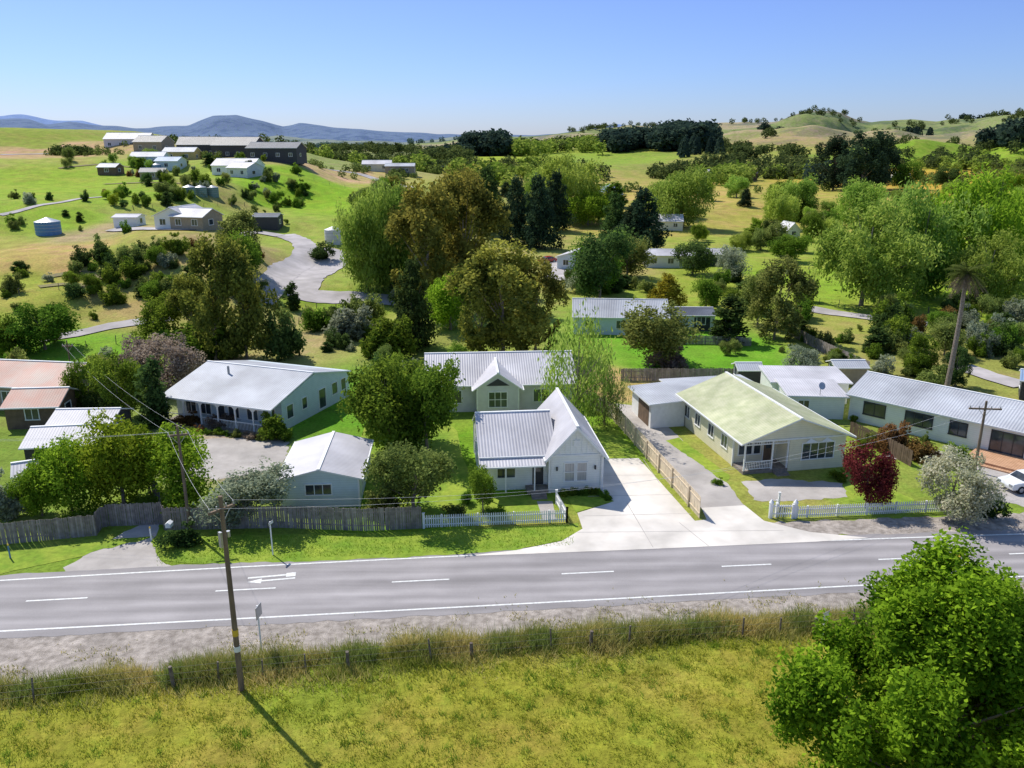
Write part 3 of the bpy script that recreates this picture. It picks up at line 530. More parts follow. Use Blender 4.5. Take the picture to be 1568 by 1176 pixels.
mass("distant_tree_belt",'far',[(440,700,560,720,110,6,9,'r',3),(470,640,800,950,90,7,11,'r',3),(640,720,560,640,40,8,12,'r',2),(780,930,800,950,80,9,15,'r',2),(960,1240,480,560,90,6,11,'r',3),(1080,1200,560,900,60,6,10,'r',6),(1100,1568,900,1300,100,6,10,'r',8),(1150,1400,480,620,60,5,9,'r',5),(1370,1568,460,640,70,5,9,'r',5),(440,960,420,540,100,5,9,'r',4),(900,1200,1300,1500,60,6,10,'r',8),(1050,1568,640,720,50,5,9,'r',6)])
mass("distant_willow_belt",'willow',[(640,780,380,460,30,7,11,'r',2),(800,900,430,560,26,7,11,'r',2),(1000,1150,400,480,34,6,11,'r',3),(783,840,680,760,30,11,15,'r',2),(830,930,780,860,30,11,15,'r',2),(1380,1568,480,560,30,5,9,'r',4),(450,640,400,500,20,5,8,'r',2),(1090,1240,430,520,24,6,10,'r',3)])
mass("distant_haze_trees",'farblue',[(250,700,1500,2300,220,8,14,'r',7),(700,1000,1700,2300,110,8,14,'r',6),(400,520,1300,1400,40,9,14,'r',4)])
mass("ridge_shrubs",'olive',[(100,440,300,350,60,2,3.5,'r',3),(1180,1568,360,450,70,3,6,'r',3),(470,640,300,380,50,2,4,'r',3),(640,960,340,420,40,3,6,'r',2)])
mass("hill_spinney",'dark',[(97,160,318,335,26,3,5,'r',1),(270,420,365,385,24,3,5,'r',2)])
print("mass",time.time()-T0)
# ------------------------------------------------------------ palm
def palm():
    p,t=G(1448,603); mb=MB(); hh=13.6; N=14
    for i in range(N):
        z0=hh*i/N; z1=hh*(i+1)/N; mb.cyl((.25*math.sin(z0/6),0,z0-.1),(.25*math.sin(z1/6),0,z1),.30-.008*i,.29-.008*i,10,0,False)
    top=Vector((.25*math.sin(hh/6),0,hh))
    rg=random.Random(3)
    for i in range(60):
        a=rg.uniform(0,6.28); el=rg.uniform(-1.2,1.25); L_=rg.uniform(1.7,2.5); d=Vector((math.cos(a),math.sin(a),0)); pts=[]
        for j in range(7):
            s=j/6; pts.append(top+d*(L_*s*math.cos(el*.8))+Vector((0,0,L_*s*math.sin(el)-1.0*s*s)))
        side=Vector((-d.y,d.x,0)); mi=1 if el>-.35 else 2
        for j in range(6):
            for q in range(4):
                b0=pts[j].lerp(pts[j+1],q/4)
                for sg in(-1,1):
                    tip=b0+side*sg*.45*(1-.5*abs(j/6-.4))+d*.3+Vector((0,0,-.22)); mb.add([b0,b0+d*.07,tip],[(0,1,2)],mi)
            mb.cyl(pts[j],pts[j+1],.025,.02,4,mi,False)
    for i in range(60):
        a=rg.uniform(0,6.28); z=hh-rg.uniform(.1,1.8); b0=Vector((.25,0,z))+Vector((math.cos(a)*.2,math.sin(a)*.2,0)); mb.add([b0,b0+Vector((0,0,.15)),b0+Vector((math.cos(a)*.7,math.sin(a)*.7,-.9))],[(0,1,2)],2)
    o=mb.build("palm_tree",[M['bark'],LM['olive'],LM['dead']]); o.location=p
palm()
# ------------------------------------------------------------ grass blades
def blades(name,P,hgt,wid,mat,lv,lean=.35):
    n=len(P); a_=RG.uniform(0,6.28,n); d=np.stack([np.cos(a_),np.sin(a_),0*a_],1)*(wid/2)[:,None]; l_=RG.normal(0,lean,(n,2))*hgt[:,None]
    tip=P+np.stack([l_[:,0],l_[:,1],hgt],1); V=np.stack([P-d,P+d,tip],1).reshape(-1,3)
    me=npmesh(name,V,np.arange(3*n).reshape(-1,3),[mat],lv=lv); link(bpy.data.objects.new(name,me))
GM=leafmat("grass_blades",(.17,.25,.015),(.62,.56,.095),.4,0); GD=leafmat("long_grass",(.22,.27,.04),(.82,.66,.28),.4,0); GL=leafmat("lawn_blades",(.14,.27,.015),(.38,.50,.04),.4,0)
n=340000; X=RG.uniform(-30,34,n); Y=23+RG.random(n)**.8*26; k=Y<fsh(X)-.2; X=X[k];Y=Y[k]
dn=wav(X,Y,1.7)+.6*wav(Y,X,.7); k=RG.random(len(X))<np.clip(.5+.55*dn,.08,1); X=X[k];Y=Y[k]; dk_=dn[k]; lf=wav(X,Y,5)+.6*wav(X,Y,1.6)
blades("paddock_grass",np.stack([X,Y,0*X],1),RG.uniform(.06,.18,len(X))*(1+.8*np.clip(dk_,-.8,1)),RG.uniform(.025,.05,len(X)),GM,np.clip(.45+.28*lf+RG.normal(0,.22,len(X)),0,1),.5)
n=14000; ci=RG.integers(0,600,n); cx=RG.uniform(-28,30,600); cy=RG.uniform(26,43,600); X=cx[ci]+RG.normal(0,.14,n); Y=cy[ci]+RG.normal(0,.14,n); k=Y<fsh(X)-.5; X=X[k];Y=Y[k]
blades("paddock_tufts",np.stack([X,Y,0*X],1),RG.uniform(.15,.36,len(X)),RG.uniform(.03,.05,len(X)),LM['green'],np.clip(RG.normal(.65,.2,len(X)),0,1),.45)
n=170000; X=RG.uniform(-60,60,n); off=np.abs(RG.normal(0,1.15,n))*(1+.35*wav(X,X*.3,9)); Y=fsh(X)-.2-off; k=RG.random(n)<np.clip(.62+.6*wav(X,Y,3.5),.10,1); X=X[k];Y=Y[k];off=off[k]
hh=RG.uniform(.3,1.0,len(X))*np.exp(-off*.30)*np.clip(1+.6*wav(X,Y,3.5),.3,1.8); blades("long_fence_grass",np.stack([X,Y,0*X],1),hh,RG.uniform(.03,.055,len(X)),GD,np.clip(.42+.4*wav(X,Y,6)+.2*wav(X,Y,2)+RG.normal(0,.22,len(X)),0,1),.42)
n=22000; cx=RG.uniform(-40,45,56); cr=RG.uniform(.2,.7,56); ci=RG.integers(0,56,n); X=cx[ci]+RG.normal(0,1,n)*cr[ci]; Y=fsh(X)-.9+RG.normal(0,.4,n)
blades("roadside_rushes",np.stack([X,Y,0*X],1),RG.uniform(.4,1.3,n)*(cr[ci]*.6+.6),RG.uniform(.03,.05,n),LM['olive'],np.clip(RG.normal(.5,.2,n),0,1),.35)
nn_=26000
X=RG.uniform(-30,8,nn_); Y=RG.uniform(48,62,nn_); t=Y*CP+CH*SP; px=784+F*X/t; py=588-F*((-27+0*Y)*CP+Y*SP)/t; k=(Y>fu(X)+.8)&(px>240)&(px<878)&(py>np.interp(px,[240,640,880],[826,815,801])); X=X[k];Y=Y[k]
blades("verge_grass",np.stack([X,Y,0*X+.02],1),RG.uniform(.05,.16,len(X)),RG.uniform(.03,.06,len(X)),GL,np.clip(.5+.25*wav(X,Y,4)+RG.normal(0,.2,len(X)),0,1),.5)
n=14000; X=RG.uniform(-40,45,n); Y=fsh(X)+np.abs(RG.normal(0,1.2,n)); k=wav(X,Y,3)>.1; X=X[k];Y=Y[k]; blades("shoulder_weeds",np.stack([X,Y,0*X+.01],1),RG.uniform(.05,.22,len(X)),RG.uniform(.04,.07,len(X)),GD,RG.uniform(0,.8,len(X)),.5)
# ------------------------------------------------------------ fences
def W(p): return g0(*p) if len(p)==2 else Vector(p)
def walk(P,step):
    for i in range(len(P)-1):
        a_,b_=P[i],P[i+1]; L_=(b_-a_).length; k=max(1,int(L_/step))
        for j in range(k): yield a_.lerp(b_,(j+.5)/k),(b_-a_).normalized()
def obox(mb,p,d,l,t,z0,z1,mi=0,pt=0):
    n_=Vector((-d.y,d.x,0)); a=p-d*l/2-n_*t/2; b_=p+d*l/2-n_*t/2; c=p+d*l/2+n_*t/2; e=p-d*l/2+n_*t/2
    up=lambda v,z: (v.x,v.y,v.z+z)
    if pt:
        m1=(a+b_)/2; m2=(c+e)/2
        mb.add([up(a,z0),up(b_,z0),up(c,z0),up(e,z0),up(a,z1-pt),up(b_,z1-pt),up(c,z1-pt),up(e,z1-pt),up(m1,z1),up(m2,z1)],[(0,1,5,8,4),(1,2,6,5),(2,3,7,9,6),(3,0,4,7),(5,6,9,8),(4,8,9,7)],mi)
    else:
        mb.add([up(a,z0),up(b_,z0),up(c,z0),up(e,z0),up(a,z1),up(b_,z1),up(c,z1),up(e,z1)],[(0,3,2,1),(4,5,6,7),(0,1,5,4),(1,2,6,5),(2,3,7,6),(3,0,4,7)],mi)
def rail(mb,P,z0,z1,t,off=0,mi=0):
    for i in range(len(P)-1):
        a_,b_=P[i],P[i+1]; L_=(b_-a_).length; k=max(1,int(L_/3))
        for j in range(k):
            p0=a_.lerp(b_,j/k);p1=a_.lerp(b_,(j+1)/k); d=(p1-p0); l=d.length; d.z=0; d.normalize(); n_=Vector((-d.y,d.x,0)); obox(mb,(p0+p1)/2+n_*off,d,l,t,z0,z1,mi)
def paling(name,pts,h,mat,draped=False,jit=.05):
    P=[G(*p)[0] for p in pts] if draped else [W(p) for p in pts]; mb=MB()
    for p,d in walk(P,.155): 
        d.z=0; obox(mb,p+Vector((random.gauss(0,.008),random.gauss(0,.008),0)),d,random.uniform(.12,.15),.022,-.05,h+random.uniform(-jit,jit),random.choice((0,0,1)))
    rail(mb,P,.35,.44,.05,.04); rail(mb,P,h-.4,h-.31,.05,.04)
    for p,d in walk(P,2.4): d.z=0; n_=Vector((-d.y,d.x,0)); obox(mb,p+n_*.09,d,.1,.1,-.1,h-.05)
    mb.build(name,[mat,M['timber2'] if mat==M['timber'] else mat])
def picket(name,pts,h,posts=True):
    P=[W(p) for p in pts]; mb=MB()
    for p,d in walk(P,.16): obox(mb,p,d,.085,.02,.06,h,0,.06)
    rail(mb,P,.22,.30,.04,.032); rail(mb,P,h-.34,h-.26,.04,.032)
    for p,d in walk(P,2.2): n_=Vector((-d.y,d.x,0)); obox(mb,p+n_*.10,d,.1,.1,0,h-.04)
    for p in P: obox(mb,p,Vector((1,0,0)),.14,.14,0,h+.12); obox(mb,p,Vector((1,0,0)),.19,.19,h+.12,h+.17)
    mb.build(name,[M['whitep']])
paling("paling_fence",[(-120,846),(0,834),(148,820),(156,808),(165,806)],1.6,M['timber'])
paling("paling_fence",[(165,806),(250,803),(252,812),(430,808),(560,813),(646,809)],1.75,M['timber'])
paling("paling_fence",[(250,803),(246,770),(232,750)],1.6,M['timber'])
paling("new_paling_fence",[(1071,794),(1040,758),(1000,713),(965,672),(938,642)],1.75,M['palenew'],jit=.01)
paling("paling_fence",[(938,642),(900,620),(880,610)],1.6,M['timber'])
picket("picket_fence",[(649,809),(868,800)],1.05); picket("picket_fence",[(868,800),(852,772)],1.05)
picket("picket_fence",[(1213,794),(1484,782)],1.0); picket("picket_fence",[(1188,792),(1192,775)],1.0)
paling("boundary_fence",[(950,583),(1080,583),(1200,583)],1.5,M['timber'],True); paling("boundary_fence",[(1207,512),(1260,540),(1330,572)],1.5,M['timber'],True)
paling("boundary_fence",[(1300,668),(1350,690),(1395,715)],1.5,M['brownw']); paling("boundary_fence",[(1020,527),(1080,527),(1150,530)],1.2,M['timber'],True)
def postwire(name,pts,h,step,draped=True,rs_=(.05,.05,.06,.09)):
    P=[G(*p)[0] for p in pts] if draped else [Vector(p) for p in pts]; mb=MB(); last=None
    for p,d in walk(P,step):
        if draped: p.z=float(H(p.x,p.y)[0])
        if not draped and random.random()<.12: continue
        hh=h*random.uniform(.72,1.1); r=random.choice(rs_); q=p+Vector((random.gauss(0,.07),random.gauss(0,.07),hh)); mb.cyl(p-Vector((0,0,.2)),q,r,r*.9,6)
        if last is not None:
            for z in (.3,.6,.9): mb.cyl(last+Vector((0,0,h*z)),p+Vector((0,0,h*z)),.006,.006,3,1,False)
        last=p
    mb.build(name,[M['post'],M['wire']])
xs=np.linspace(-60,60,56); postwire("farm_fence",[(x,float(fsh(x))-1.7,0) for x in xs],1.25,1.9,False,(.05,.06,.06,.11))
postwire("paddock_fence",[(455,500),(470,470),(560,480)],1.1,3); postwire("paddock_fence",[(110,532),(200,525),(215,500)],1.1,3.5); postwire("paddock_fence",[(1240,462),(1330,478),(1440,480),(1568,492)],1.2,3); postwire("paddock_fence",[(1160,400),(1250,415),(1240,450)],1.1,4); postwire("paddock_fence",[(1480,500),(1568,505)],1.2,3); postwire("paddock_fence",[(0,455),(60,450),(120,440)],1.1,4); postwire("paddock_fence",[(1500,355),(1568,360)],1.2,4); postwire("paddock_fence",[(190,322),(300,318),(420,310)],1.1,5); postwire("paddock_fence",[(445,268),(540,290),(600,310)],1.1,5)
# ------------------------------------------------------------ buildings
class House:
    def __init__(s,name,px,py,yaw,drape=True,pos=None):
        s.p=Vector(pos) if pos else (G(px,py)[0] if drape else g0(px,py)); s.name=name; s.root=bpy.data.objects.new(name,None); link(s.root); s.root.location=s.p; s.root.rotation_euler=(0,0,math.radians(yaw)); s.parts={}
    def mb(s,k,mats): 
        if k not in s.parts: s.parts[k]=(MB(),mats)
        return s.parts[k][0]
    def walls(s,x0,x1,y0,y1,he,mat,hr=None,axis='x',z0=-.6,key='walls'):
        mb=s.mb(key,[mat]); hr=hr or he
        if hr==he: mb.box(x0,x1,y0,y1,z0,he); return
        if axis=='x':
            ym=(y0+y1)/2; pr=[(y0,z0),(y1,z0),(y1,he),(ym,hr),(y0,he)]; a=[(x0,)+p for p in pr]; b_=[(x1,)+p for p in pr]
        else:
            xm=(x0+x1)/2; pr=[(x0,z0),(x1,z0),(x1,he),(xm,hr),(x0,he)]; a=[(p[0],y1,p[1]) for p in pr]; b_=[(p[0],y0,p[1]) for p in pr]
        mb.add(a+b_,[(0,1,2,3,4),(9,8,7,6,5)]+[(i,i+5,(i+1)%5+5,(i+1)%5) for i in range(5)])
    def roof(s,x0,x1,y0,y1,he,hr,axis,mat,oh=.4,og=.35,trim=None,key='roof',th=.12,cap=True):
        mb=s.mb(key,[mat,trim or M['whitep']]); dz=.14
        if axis=='x':
            ym=(y0+y1)/2; sl_=(hr-he)/(ym-y0); ze=he-sl_*oh+dz; zr=hr+dz; X0,X1=x0-og,x1+og
            mb.slab([(X0,y0-oh,ze),(X1,y0-oh,ze),(X1,ym,zr),(X0,ym,zr)],th); mb.slab([(X0,ym,zr),(X1,ym,zr),(X1,y1+oh,ze),(X0,y1+oh,ze)],th)
            if cap: mb.box(X0-.01,X1+.01,ym-.12,ym+.12,zr-.05,zr+.045,1)
            mb.box(X0,X1,y0-oh-.10,y0-oh-.003,ze-.13,ze-.01,1)
        else:
            xm=(x0+x1)/2; sl_=(hr-he)/(xm-x0); ze=he-sl_*oh+dz; zr=hr+dz; Y0,Y1=y0-og,y1+og
            mb.slab([(x0-oh,Y1,ze),(x0-oh,Y0,ze),(xm,Y0,zr),(xm,Y1,zr)],th); mb.slab([(xm,Y1,zr),(xm,Y0,zr),(x1+oh,Y0,ze),(x1+oh,Y1,ze)],th)
            if cap: mb.box(xm-.12,xm+.12,Y0-.01,Y1+.01,zr-.05,zr+.045,1)
            mb.box(x0-oh-.10,x0-oh-.003,Y0,Y1,ze-.13,ze-.01,1); mb.box(x1+oh+.003,x1+oh+.1,Y0,Y1,ze-.13,ze-.01,1)
    def sb(s,mb,side,c,a0,a1,z0,z1,d0,d1,mi=0):
        if side=='F': mb.box(a0,a1,c-d1,c-d0,z0,z1,mi)
        elif side=='B': mb.box(a0,a1,c+d0,c+d1,z0,z1,mi)
        elif side=='L': mb.box(c-d1,c-d0,a0,a1,z0,z1,mi)
        else: mb.box(c+d0,c+d1,a0,a1,z0,z1,mi)
    def win(s,side,c,a0,a1,z0,z1,nx=2,nz=1,trim=None,glass=None,bar=.06):
        fr=s.mb('window_frames',[trim or M['whitep']]); gl=s.mb('window_glass' if glass is None else 'curtained_window',[glass or M['glass']])
        s.sb(gl,side,c,a0,a1,z0,z1,-.02,.012)
        b_=.09
        s.sb(fr,side,c,a0-b_,a1+b_,z1,z1+b_,-.01,.06); s.sb(fr,side,c,a0-b_-.03,a1+b_+.03,z0-b_,z0,-.01,.09)
        s.sb(fr,side,c,a0-b_,a0,z0,z1,-.01,.06); s.sb(fr,side,c,a1,a1+b_,z0,z1,-.01,.06)
        for i in range(1,nx):
            x=a0+(a1-a0)*i/nx; s.sb(fr,side,c,x-bar/2,x+bar/2,z0,z1,.0,.045)
        for i in range(1,nz):
            z=z0+(z1-z0)*i/nz; s.sb(fr,side,c,a0,a1,z-bar/2,z+bar/2,.0,.04)
    def door(s,side,c,a0,a1,z0,z1,mat):
        d=s.mb('door',[mat,M['whitep'],M['glass']]); s.sb(d,side,c,a0,a1,z0,z1,-.02,.03); s.sb(d,side,c,a0-.08,a0,z0,z1+.08,-.01,.06,1); s.sb(d,side,c,a1,a1+.08,z0,z1+.08,-.01,.06,1); s.sb(d,side,c,a0,a1,z1,z1+.08,-.01,.06,1); s.sb(d,side,c,a0+.2,a1-.2,z0+1.1,z1-.25,.03,.04,2)
    def corners(s,x0,x1,y0,y1,z1,z0=-.4):
        t=s.mb('corner_boards',[M['whitep']])
        for x in {x0,x1}:
            for y in {y0,y1}: t.box(x-.07,x+.07,y-.07,y+.07,z0,z1-.02)
    def done(s):
        for k,(mb,mats) in s.parts.items(): mb.build(k,mats,s.root)
# --- main white villa
h=House("white_villa",737,756,6,False); WX=5.4; WW=9.7
h.walls(0,WX+.1,.5,9,3.0,M['white'],5.1,'x'); h.roof(0,WX+.6,.5,9,3.0,5.1,'x',M['rwx'],oh=.25,og=.15)
h.walls(WX,WW,-.35,9.4,3.15,M['white'],5.5,'y',key='wing_walls'); h.roof(WX,WW,-.35,9.4,3.15,5.5,'y',M['rwy'],oh=.35,og=.35,key='wing_roof')
h.corners(WX,WW,-.35,9.4,3.1); h.corners(0,0,.5,9,2.95)
vr=h.mb('verandah_roof',[M['rwx'],M['whitep']]); vr.slab([(-.15,-.75,2.55),(WX-.35,-.75,2.55),(WX-.35,.49,2.95),(-.15,.49,2.95)],.09)
vr.box(-.15,WX-.35,-.84,-.76,2.42,2.53,1)
po=h.mb('verandah_posts',[M['whitep']])
for x in(0,1.9,4.2): po.box(x-.05,x+.05,-.65,-.55,.3,2.42)
dk=h.mb('deck',[M['timber'],M['whitep']]); dk.box(3.6,WX-.08,-.7,.48,.15,.38); dk.box(3.9,5.1,-1.2,-.72,-.1,.2); dk.box(3.9,5.1,-1.6,-1.21,-.1,.05)
h.win('F',.5,1.35,2.75,1.1,2.2,2); h.door('F',.5,4.15,5.05,.4,2.4,M['darkw'])
h.win('F',-.35,WX+1.25,WX+2.0,.95,2.45,1,2,glass=M['curtain']); h.win('F',-.35,WX+2.25,WX+3.0,.95,2.45,1,2,glass=M['curtain'])
h.win('L',0,2.0,3.2,1.1,2.3,2); h.win('L',0,5.5,6.7,1.1,2.3,2); h.win('R',WW,2.0,3.4,1.1,2.4,2); h.win('R',WW,5.5,6.7,1.1,2.4,2)
g_=h.mb('gable_trim',[M['whitep'],M['timber']]); s_=(5.5-3.15)/((WW-WX)/2); 
for sg in(-1,1):
    xm=(WX+WW)/2; hw=(WW-WX)/2+.35; x0=xm+sg*hw; z0=5.5-s_*hw+.02
    g_.add([(xm,-.74,5.62),(x0,-.74,z0+.12),(x0,-.74,z0-.12),(xm,-.74,5.36),(xm,-.70,5.62),(x0,-.70,z0+.12),(x0,-.70,z0-.12),(xm,-.70,5.36)],[(0,1,2,3),(7,6,5,4),(0,4,5,1),(2,6,7,3),(1,5,6,2)])
g_.box(WX+.08,WW-.08,-.42,-.352,3.05,3.2); g_.box(xm-.25,xm+.25,-.42,-.353,3.9,4.4)
for x in np.linspace(WX+.4,WW-.4,9): 
    zt_=5.3-s_*abs(x-xm); g_.box(x-.03,x+.03,-.385,-.352,3.21,max(3.25,zt_))
lt=h.mb('wall_lanterns',[M['darkw']]); lt.box(WX+.55,WX+.67,-.5,-.36,1.9,2.2); lt.box(WW-.67,WW-.55,-.5,-.36,1.9,2.2)
dpx=h.mb('downpipes',[M['whitep']]); dpx.cyl((.12,.42,-.1),(.12,.42,2.8),.04,.04,8); dpx.cyl((WX+.12,-.42,-.1),(WX+.12,-.42,2.95),.04,.04,8); dpx.cyl((WW-.12,-.42,-.1),(WW-.12,-.42,2.95),.04,.04,8)
h.done()
for i,(a_,b_) in enumerate((((862,757),(918,756)),((918,757),(936,768)))):
    P0,P1=g0(*a_),g0(*b_); 
    for j in range(int((P1-P0).length/.6)+1): p=P0.lerp(P1,min(1,j*.6/(P1-P0).length)); tree('box_hedge','shrub','green',0,0,0,0,pos=p,h=.6,w=.85)
# --- grey villa behind
h=House("grey_villa",655,632,4,False); 
h.walls(0,15.2,0,9.5,3.0,M['grayw'],5.0,'x'); h.roof(0,15.2,0,9.5,3.0,5.0,'x',M['rwx'])
h.walls(5.1,9.3,-1.6,3,3.1,M['grayw'],4.5,'y',key='bay_walls'); h.roof(5.1,9.3,-1.6,4.2,3.1,4.6,'y',M['rwy'],oh=.45,og=.5,key='bay_roof'); h.corners(5.1,9.3,-1.6,3,3.0)
h.win('F',-1.6,6.3,8.1,1.0,2.55,3,2,trim=M['whitep']); bt=h.mb('bay_gable',[M['darkw']]); bt.add([(6.0,-1.66,3.25),(8.4,-1.66,3.25),(7.2,-1.66,4.0)],[(0,1,2)])
h.win('F',0,11,12.6,1,2.3,2); h.win('F',0,1.5,3.5,1,2.3,2); h.win('F',0,13.3,14.2,1,2.3,1); h.done()
# --- pale blue verandah bungalow (left)
h=House("blue_bungalow",256,646,-20,False)
h.walls(0,12.6,1.6,14,2.9,M['bluew'],4.3,'x'); h.roof(0,12.6,0,14,2.75,4.4,'x',M['rgx'],oh=.3,og=.25)
vp=h.mb('verandah',[M['whitep'],M['timber']]); vp.box(0,12.6,0,1.58,.0,.25,1)
for i in range(7): x=.1+i*2.06; vp.box(x-.06,x+.06,.05,.17,.25,2.62); 
for i in range(6):
    x=.1+i*2.06
    for sg,xx in((1,x),(-1,x+2.06)):
        vp.add([(xx+.06*sg,.08,2.6),(xx+.5*sg,.08,2.6),(xx+.06*sg,.08,2.15)],[(0,1,2)])
vp.box(0,12.6,.06,.16,2.45,2.62)
vp.box(0,2,.07,.12,.95,1.02); vp.box(4.3,12.5,.07,.12,.95,1.02)
for i in range(50):
    x=4.35+i*.165; vp.box(x,x+.04,.08,.11,.25,.95)
for a0 in(1.2,3.0,6.4,8.6,10.6): h.win('F',1.6,a0,a0+1.2,.8,2.3,2)
h.door('F',1.6,5.0,5.9,.25,2.3,M['darkw'])
for y,w_,z in((2.4,1.0,1),(5,.8,1.2),(8,1.2,.3),(10.5,1,1.1),(12.3,.9,1.1)): h.win('R',12.6,y,y+w_,z,2.3,1)
ch=h.mb('flue',[M['metal']]); ch.cyl((4,5,3.4),(4,5,4.9),.12,.12,8); h.done()
for i in range(16):
    pp=Vector(g0(262+i*9.5,657+i*1.1)); tree('flower_bed_shrub','shrub',random.choice(('pink','green','redbrown','olive')),0,0,0,0,pos=pp,h=random.uniform(.4,.9),w=random.uniform(.7,1.2))
# --- garage (front left)
h=House("white_garage",432,779,4,False)
h.walls(0,5.9,0,8.2,2.3,M['bluew'],3.0,'y'); h.roof(0,5.9,0,8.2,2.3,3.05,'y',M['rwy'],oh=.3,og=.15); h.win('F',0,1.9,3.8,1.1,1.9,3); h.corners(0,5.9,0,8.2,2.3)
h.win('R',5.9,2,3.2,1.1,1.9,2); h.done()
# --- cream cottage (right)
h=House("cream_cottage",1137,727,11,False)
h.walls(0,9.3,2.0,13.5,3.0,M['cream'],4.7,'y'); h.roof(0,9.3,-.1,13.5,3.0,4.75,'y',M['ryy'],oh=.5,og=.45)
h.walls(4.1,9.3,0,2.2,2.98,M['cream'],key='front_room'); 
gb=h.mb('front_gable',[M['cream'],M['whitep']]); gb.add([(0,-.02,2.95),(9.3,-.02,2.95),(4.65,-.02,4.68),(0,.06,2.95),(9.3,.06,2.95),(4.65,.06,4.68)],[(0,1,2),(5,4,3),(0,3,4,1)])
gb.box(-.2,9.5,-.10,-.03,2.86,3.0,1)
vp=h.mb('porch',[M['whitep'],M['timber'],M['cream']]); vp.box(0,4.08,0,1.98,-.1,.3,1); 
for x in(.1,2.6,4.0): vp.box(x-.06,x+.06,.02,.14,.3,2.86)
vp.box(0,4.1,.04,.1,2.55,2.62)
for i in range(27): x=.1+i*.15; vp.box(x,x+.035,.05,.09,2.62,2.84)
vp.box(.1,2.6,.04,.10,1.05,1.12); vp.box(.1,2.6,.04,.10,.4,.45)
for i in range(17): x=.15+i*.15; vp.box(x,x+.035,.05,.09,.45,1.05)
for k in range(3): vp.box(2.7,3.9,-.3-.3*k,-.02-.3*k,-.1,.22-.1*k,1)
h.win('F',0,5.3,8.2,1.0,2.4,4); h.win('F',2,.5,1.7,1.0,2.3,2); h.win('F',2,1.9,2.5,1.0,2.3,1); h.door('F',2,2.8,3.7,.3,2.3,M['brownw'])
for sg in(-1,1): gb.add([(5.4 if sg<0 else 6.9,-.16,2.5),(6.6 if sg<0 else 8.1,-.16,2.5),(6.0 if sg<0 else 7.5,-.02,2.86)],[(0,1,2)],1)
for y in(3.2,6.0,9,11.5): h.win('L',0,y,y+1.1,1.1,2.2,2)
h.win('R',9.3,4,5.4,1,2.2,2); h.corners(0,9.3,2,13.5,2.95)
lw=h.mb('rear_addition',[M['whitep'],M['brownw']]); lw.box(-3.6,-.1,12.5,18,-.2,2.5); lw.box(-3.62,-3.6,13,16,0,2.1,1)
rr_=h.mb('rear_roof',[M['rgx'],M['whitep']]); rr_.slab([(-4,12,2.6),(.2,12,2.85),(.2,18.5,2.85),(-4,18.5,2.6)],.12); rr_.slab([(0,13.9,2.9),(9.3,13.9,2.9),(9.3,20,2.7),(0,20,2.7)],.12)
lw.box(.2,9.1,14,19.8,-.2,2.6); h.done()
# --- white ranch house (far right)
h=House("white_ranch_house",1298,642,-46,False)
h.walls(0,27,0,8.5,2.7,M['white'],3.9,'x'); h.roof(0,27,0,8.5,2.7,4.0,'x',M['rgx'],oh=.35)
for x,w_,z in((1.5,2,1),(5.5,2.4,1),(9.5,1.4,1),(13,2.6,.1),(17,3,.1),(21.5,2.2,1)): h.win('F',0,x,x+w_,z,2.2,3 if w_>2 else 2,trim=M['darkw'])
dk=h.mb('deck',[M['deck'],M['whitep']]); dk.box(12,20,-3.5,-.02,-.1,.3); dk.box(12,20,-4.0,-3.52,-.1,.12)
ch=h.mb('chimney',[M['brick']]); ch.box(20,20.7,3.2,4,3.2,4.9); h.walls(12,20,8.52,10,2.3,M['white'],key='rear'); h.done()
h=House("white_outbuilding",1180,617,-3,False)
h.walls(0,8,0,5,2.3,M['white'],2.3); rf=h.mb('roof',[M['rwx'],M['whitep']]); rf.slab([(-.3,-.4,2.45),(8.3,-.4,2.45),(8.3,5.3,2.75),(-.3,5.3,2.75)],.12); h.win('F',0,1,2,1,1.9,2); h.win('F',0,5,6.5,1,1.9,2); h.done()
h=House("white_outbuilding",1205,640,-5,False)
h.walls(0,5.5,0,5,2.4,M['white'],2.4); rf=h.mb('roof',[M['rwx'],M['whitep']]); rf.slab([(-.3,-.4,2.5),(5.8,-.4,2.5),(5.8,5.3,2.7),(-.3,5.3,2.7)],.12); h.win('F',0,1,2,1,1.9,2)
di=h.mb('satellite_dish',[M['metal']]); di.cyl((3,0,2.5),(3,0,3.5),.03,.03,6); di.cyl((3,-.1,3.5),(3.05,-.22,3.55),.12,.38,16); h.done()
def shed(name,px,py,yaw,w_,d_,he,hr,ax,wm,rm_,wins=1,doorm=None,oh=.3):
    h=House(name,px,py,yaw); h.walls(0,w_,0,d_,he,M[wm],hr,ax,z0=-1.5); h.roof(0,w_,0,d_,he,hr+.02,ax,M[rm_],oh=oh,og=.25)
    for i in range(wins):
        a=(i+.5)*w_/wins; h.win('F',0,a-.6,a+.6,1.0,min(2.1,he-.25),2)
    if doorm: h.door('F',0,w_*.62,w_*.62+.9 if w_<6 else w_*.62+2.4,0,2.05,M[doorm])
    h.win('R',w_,d_*.3,d_*.3+1.2,1.0,2.0,1); h.win('L',0,d_*.3,d_*.3+1.2,1.0,2.0,1)
    h.done(); return h
shed("garden_shed",1130,592,0,2.6,2.4,2,2.4,'x','darkw','rgx',0); shed("garden_shed",1278,588,0,3.5,2.5,2,2.4,'x','tan','rgx',0)
shed("red_roof_house",-70,625,-8,13,8,2.7,4.2,'x','tan','rrx',3); shed("barn_shed",12,658,5,5,5,2.3,3.3,'x','brownw','rrx',1)
shed("farm_shed",78,690,3,5.4,5,2.2,3.0,'x','darkw','rwx',0); shed("farm_shed",42,720,8,6,5,2.1,2.9,'x','darkw','rwx',0); shed("garden_shed",28,760,25,2.2,2.2,1.8,2.3,'x','timber','rwx',0)
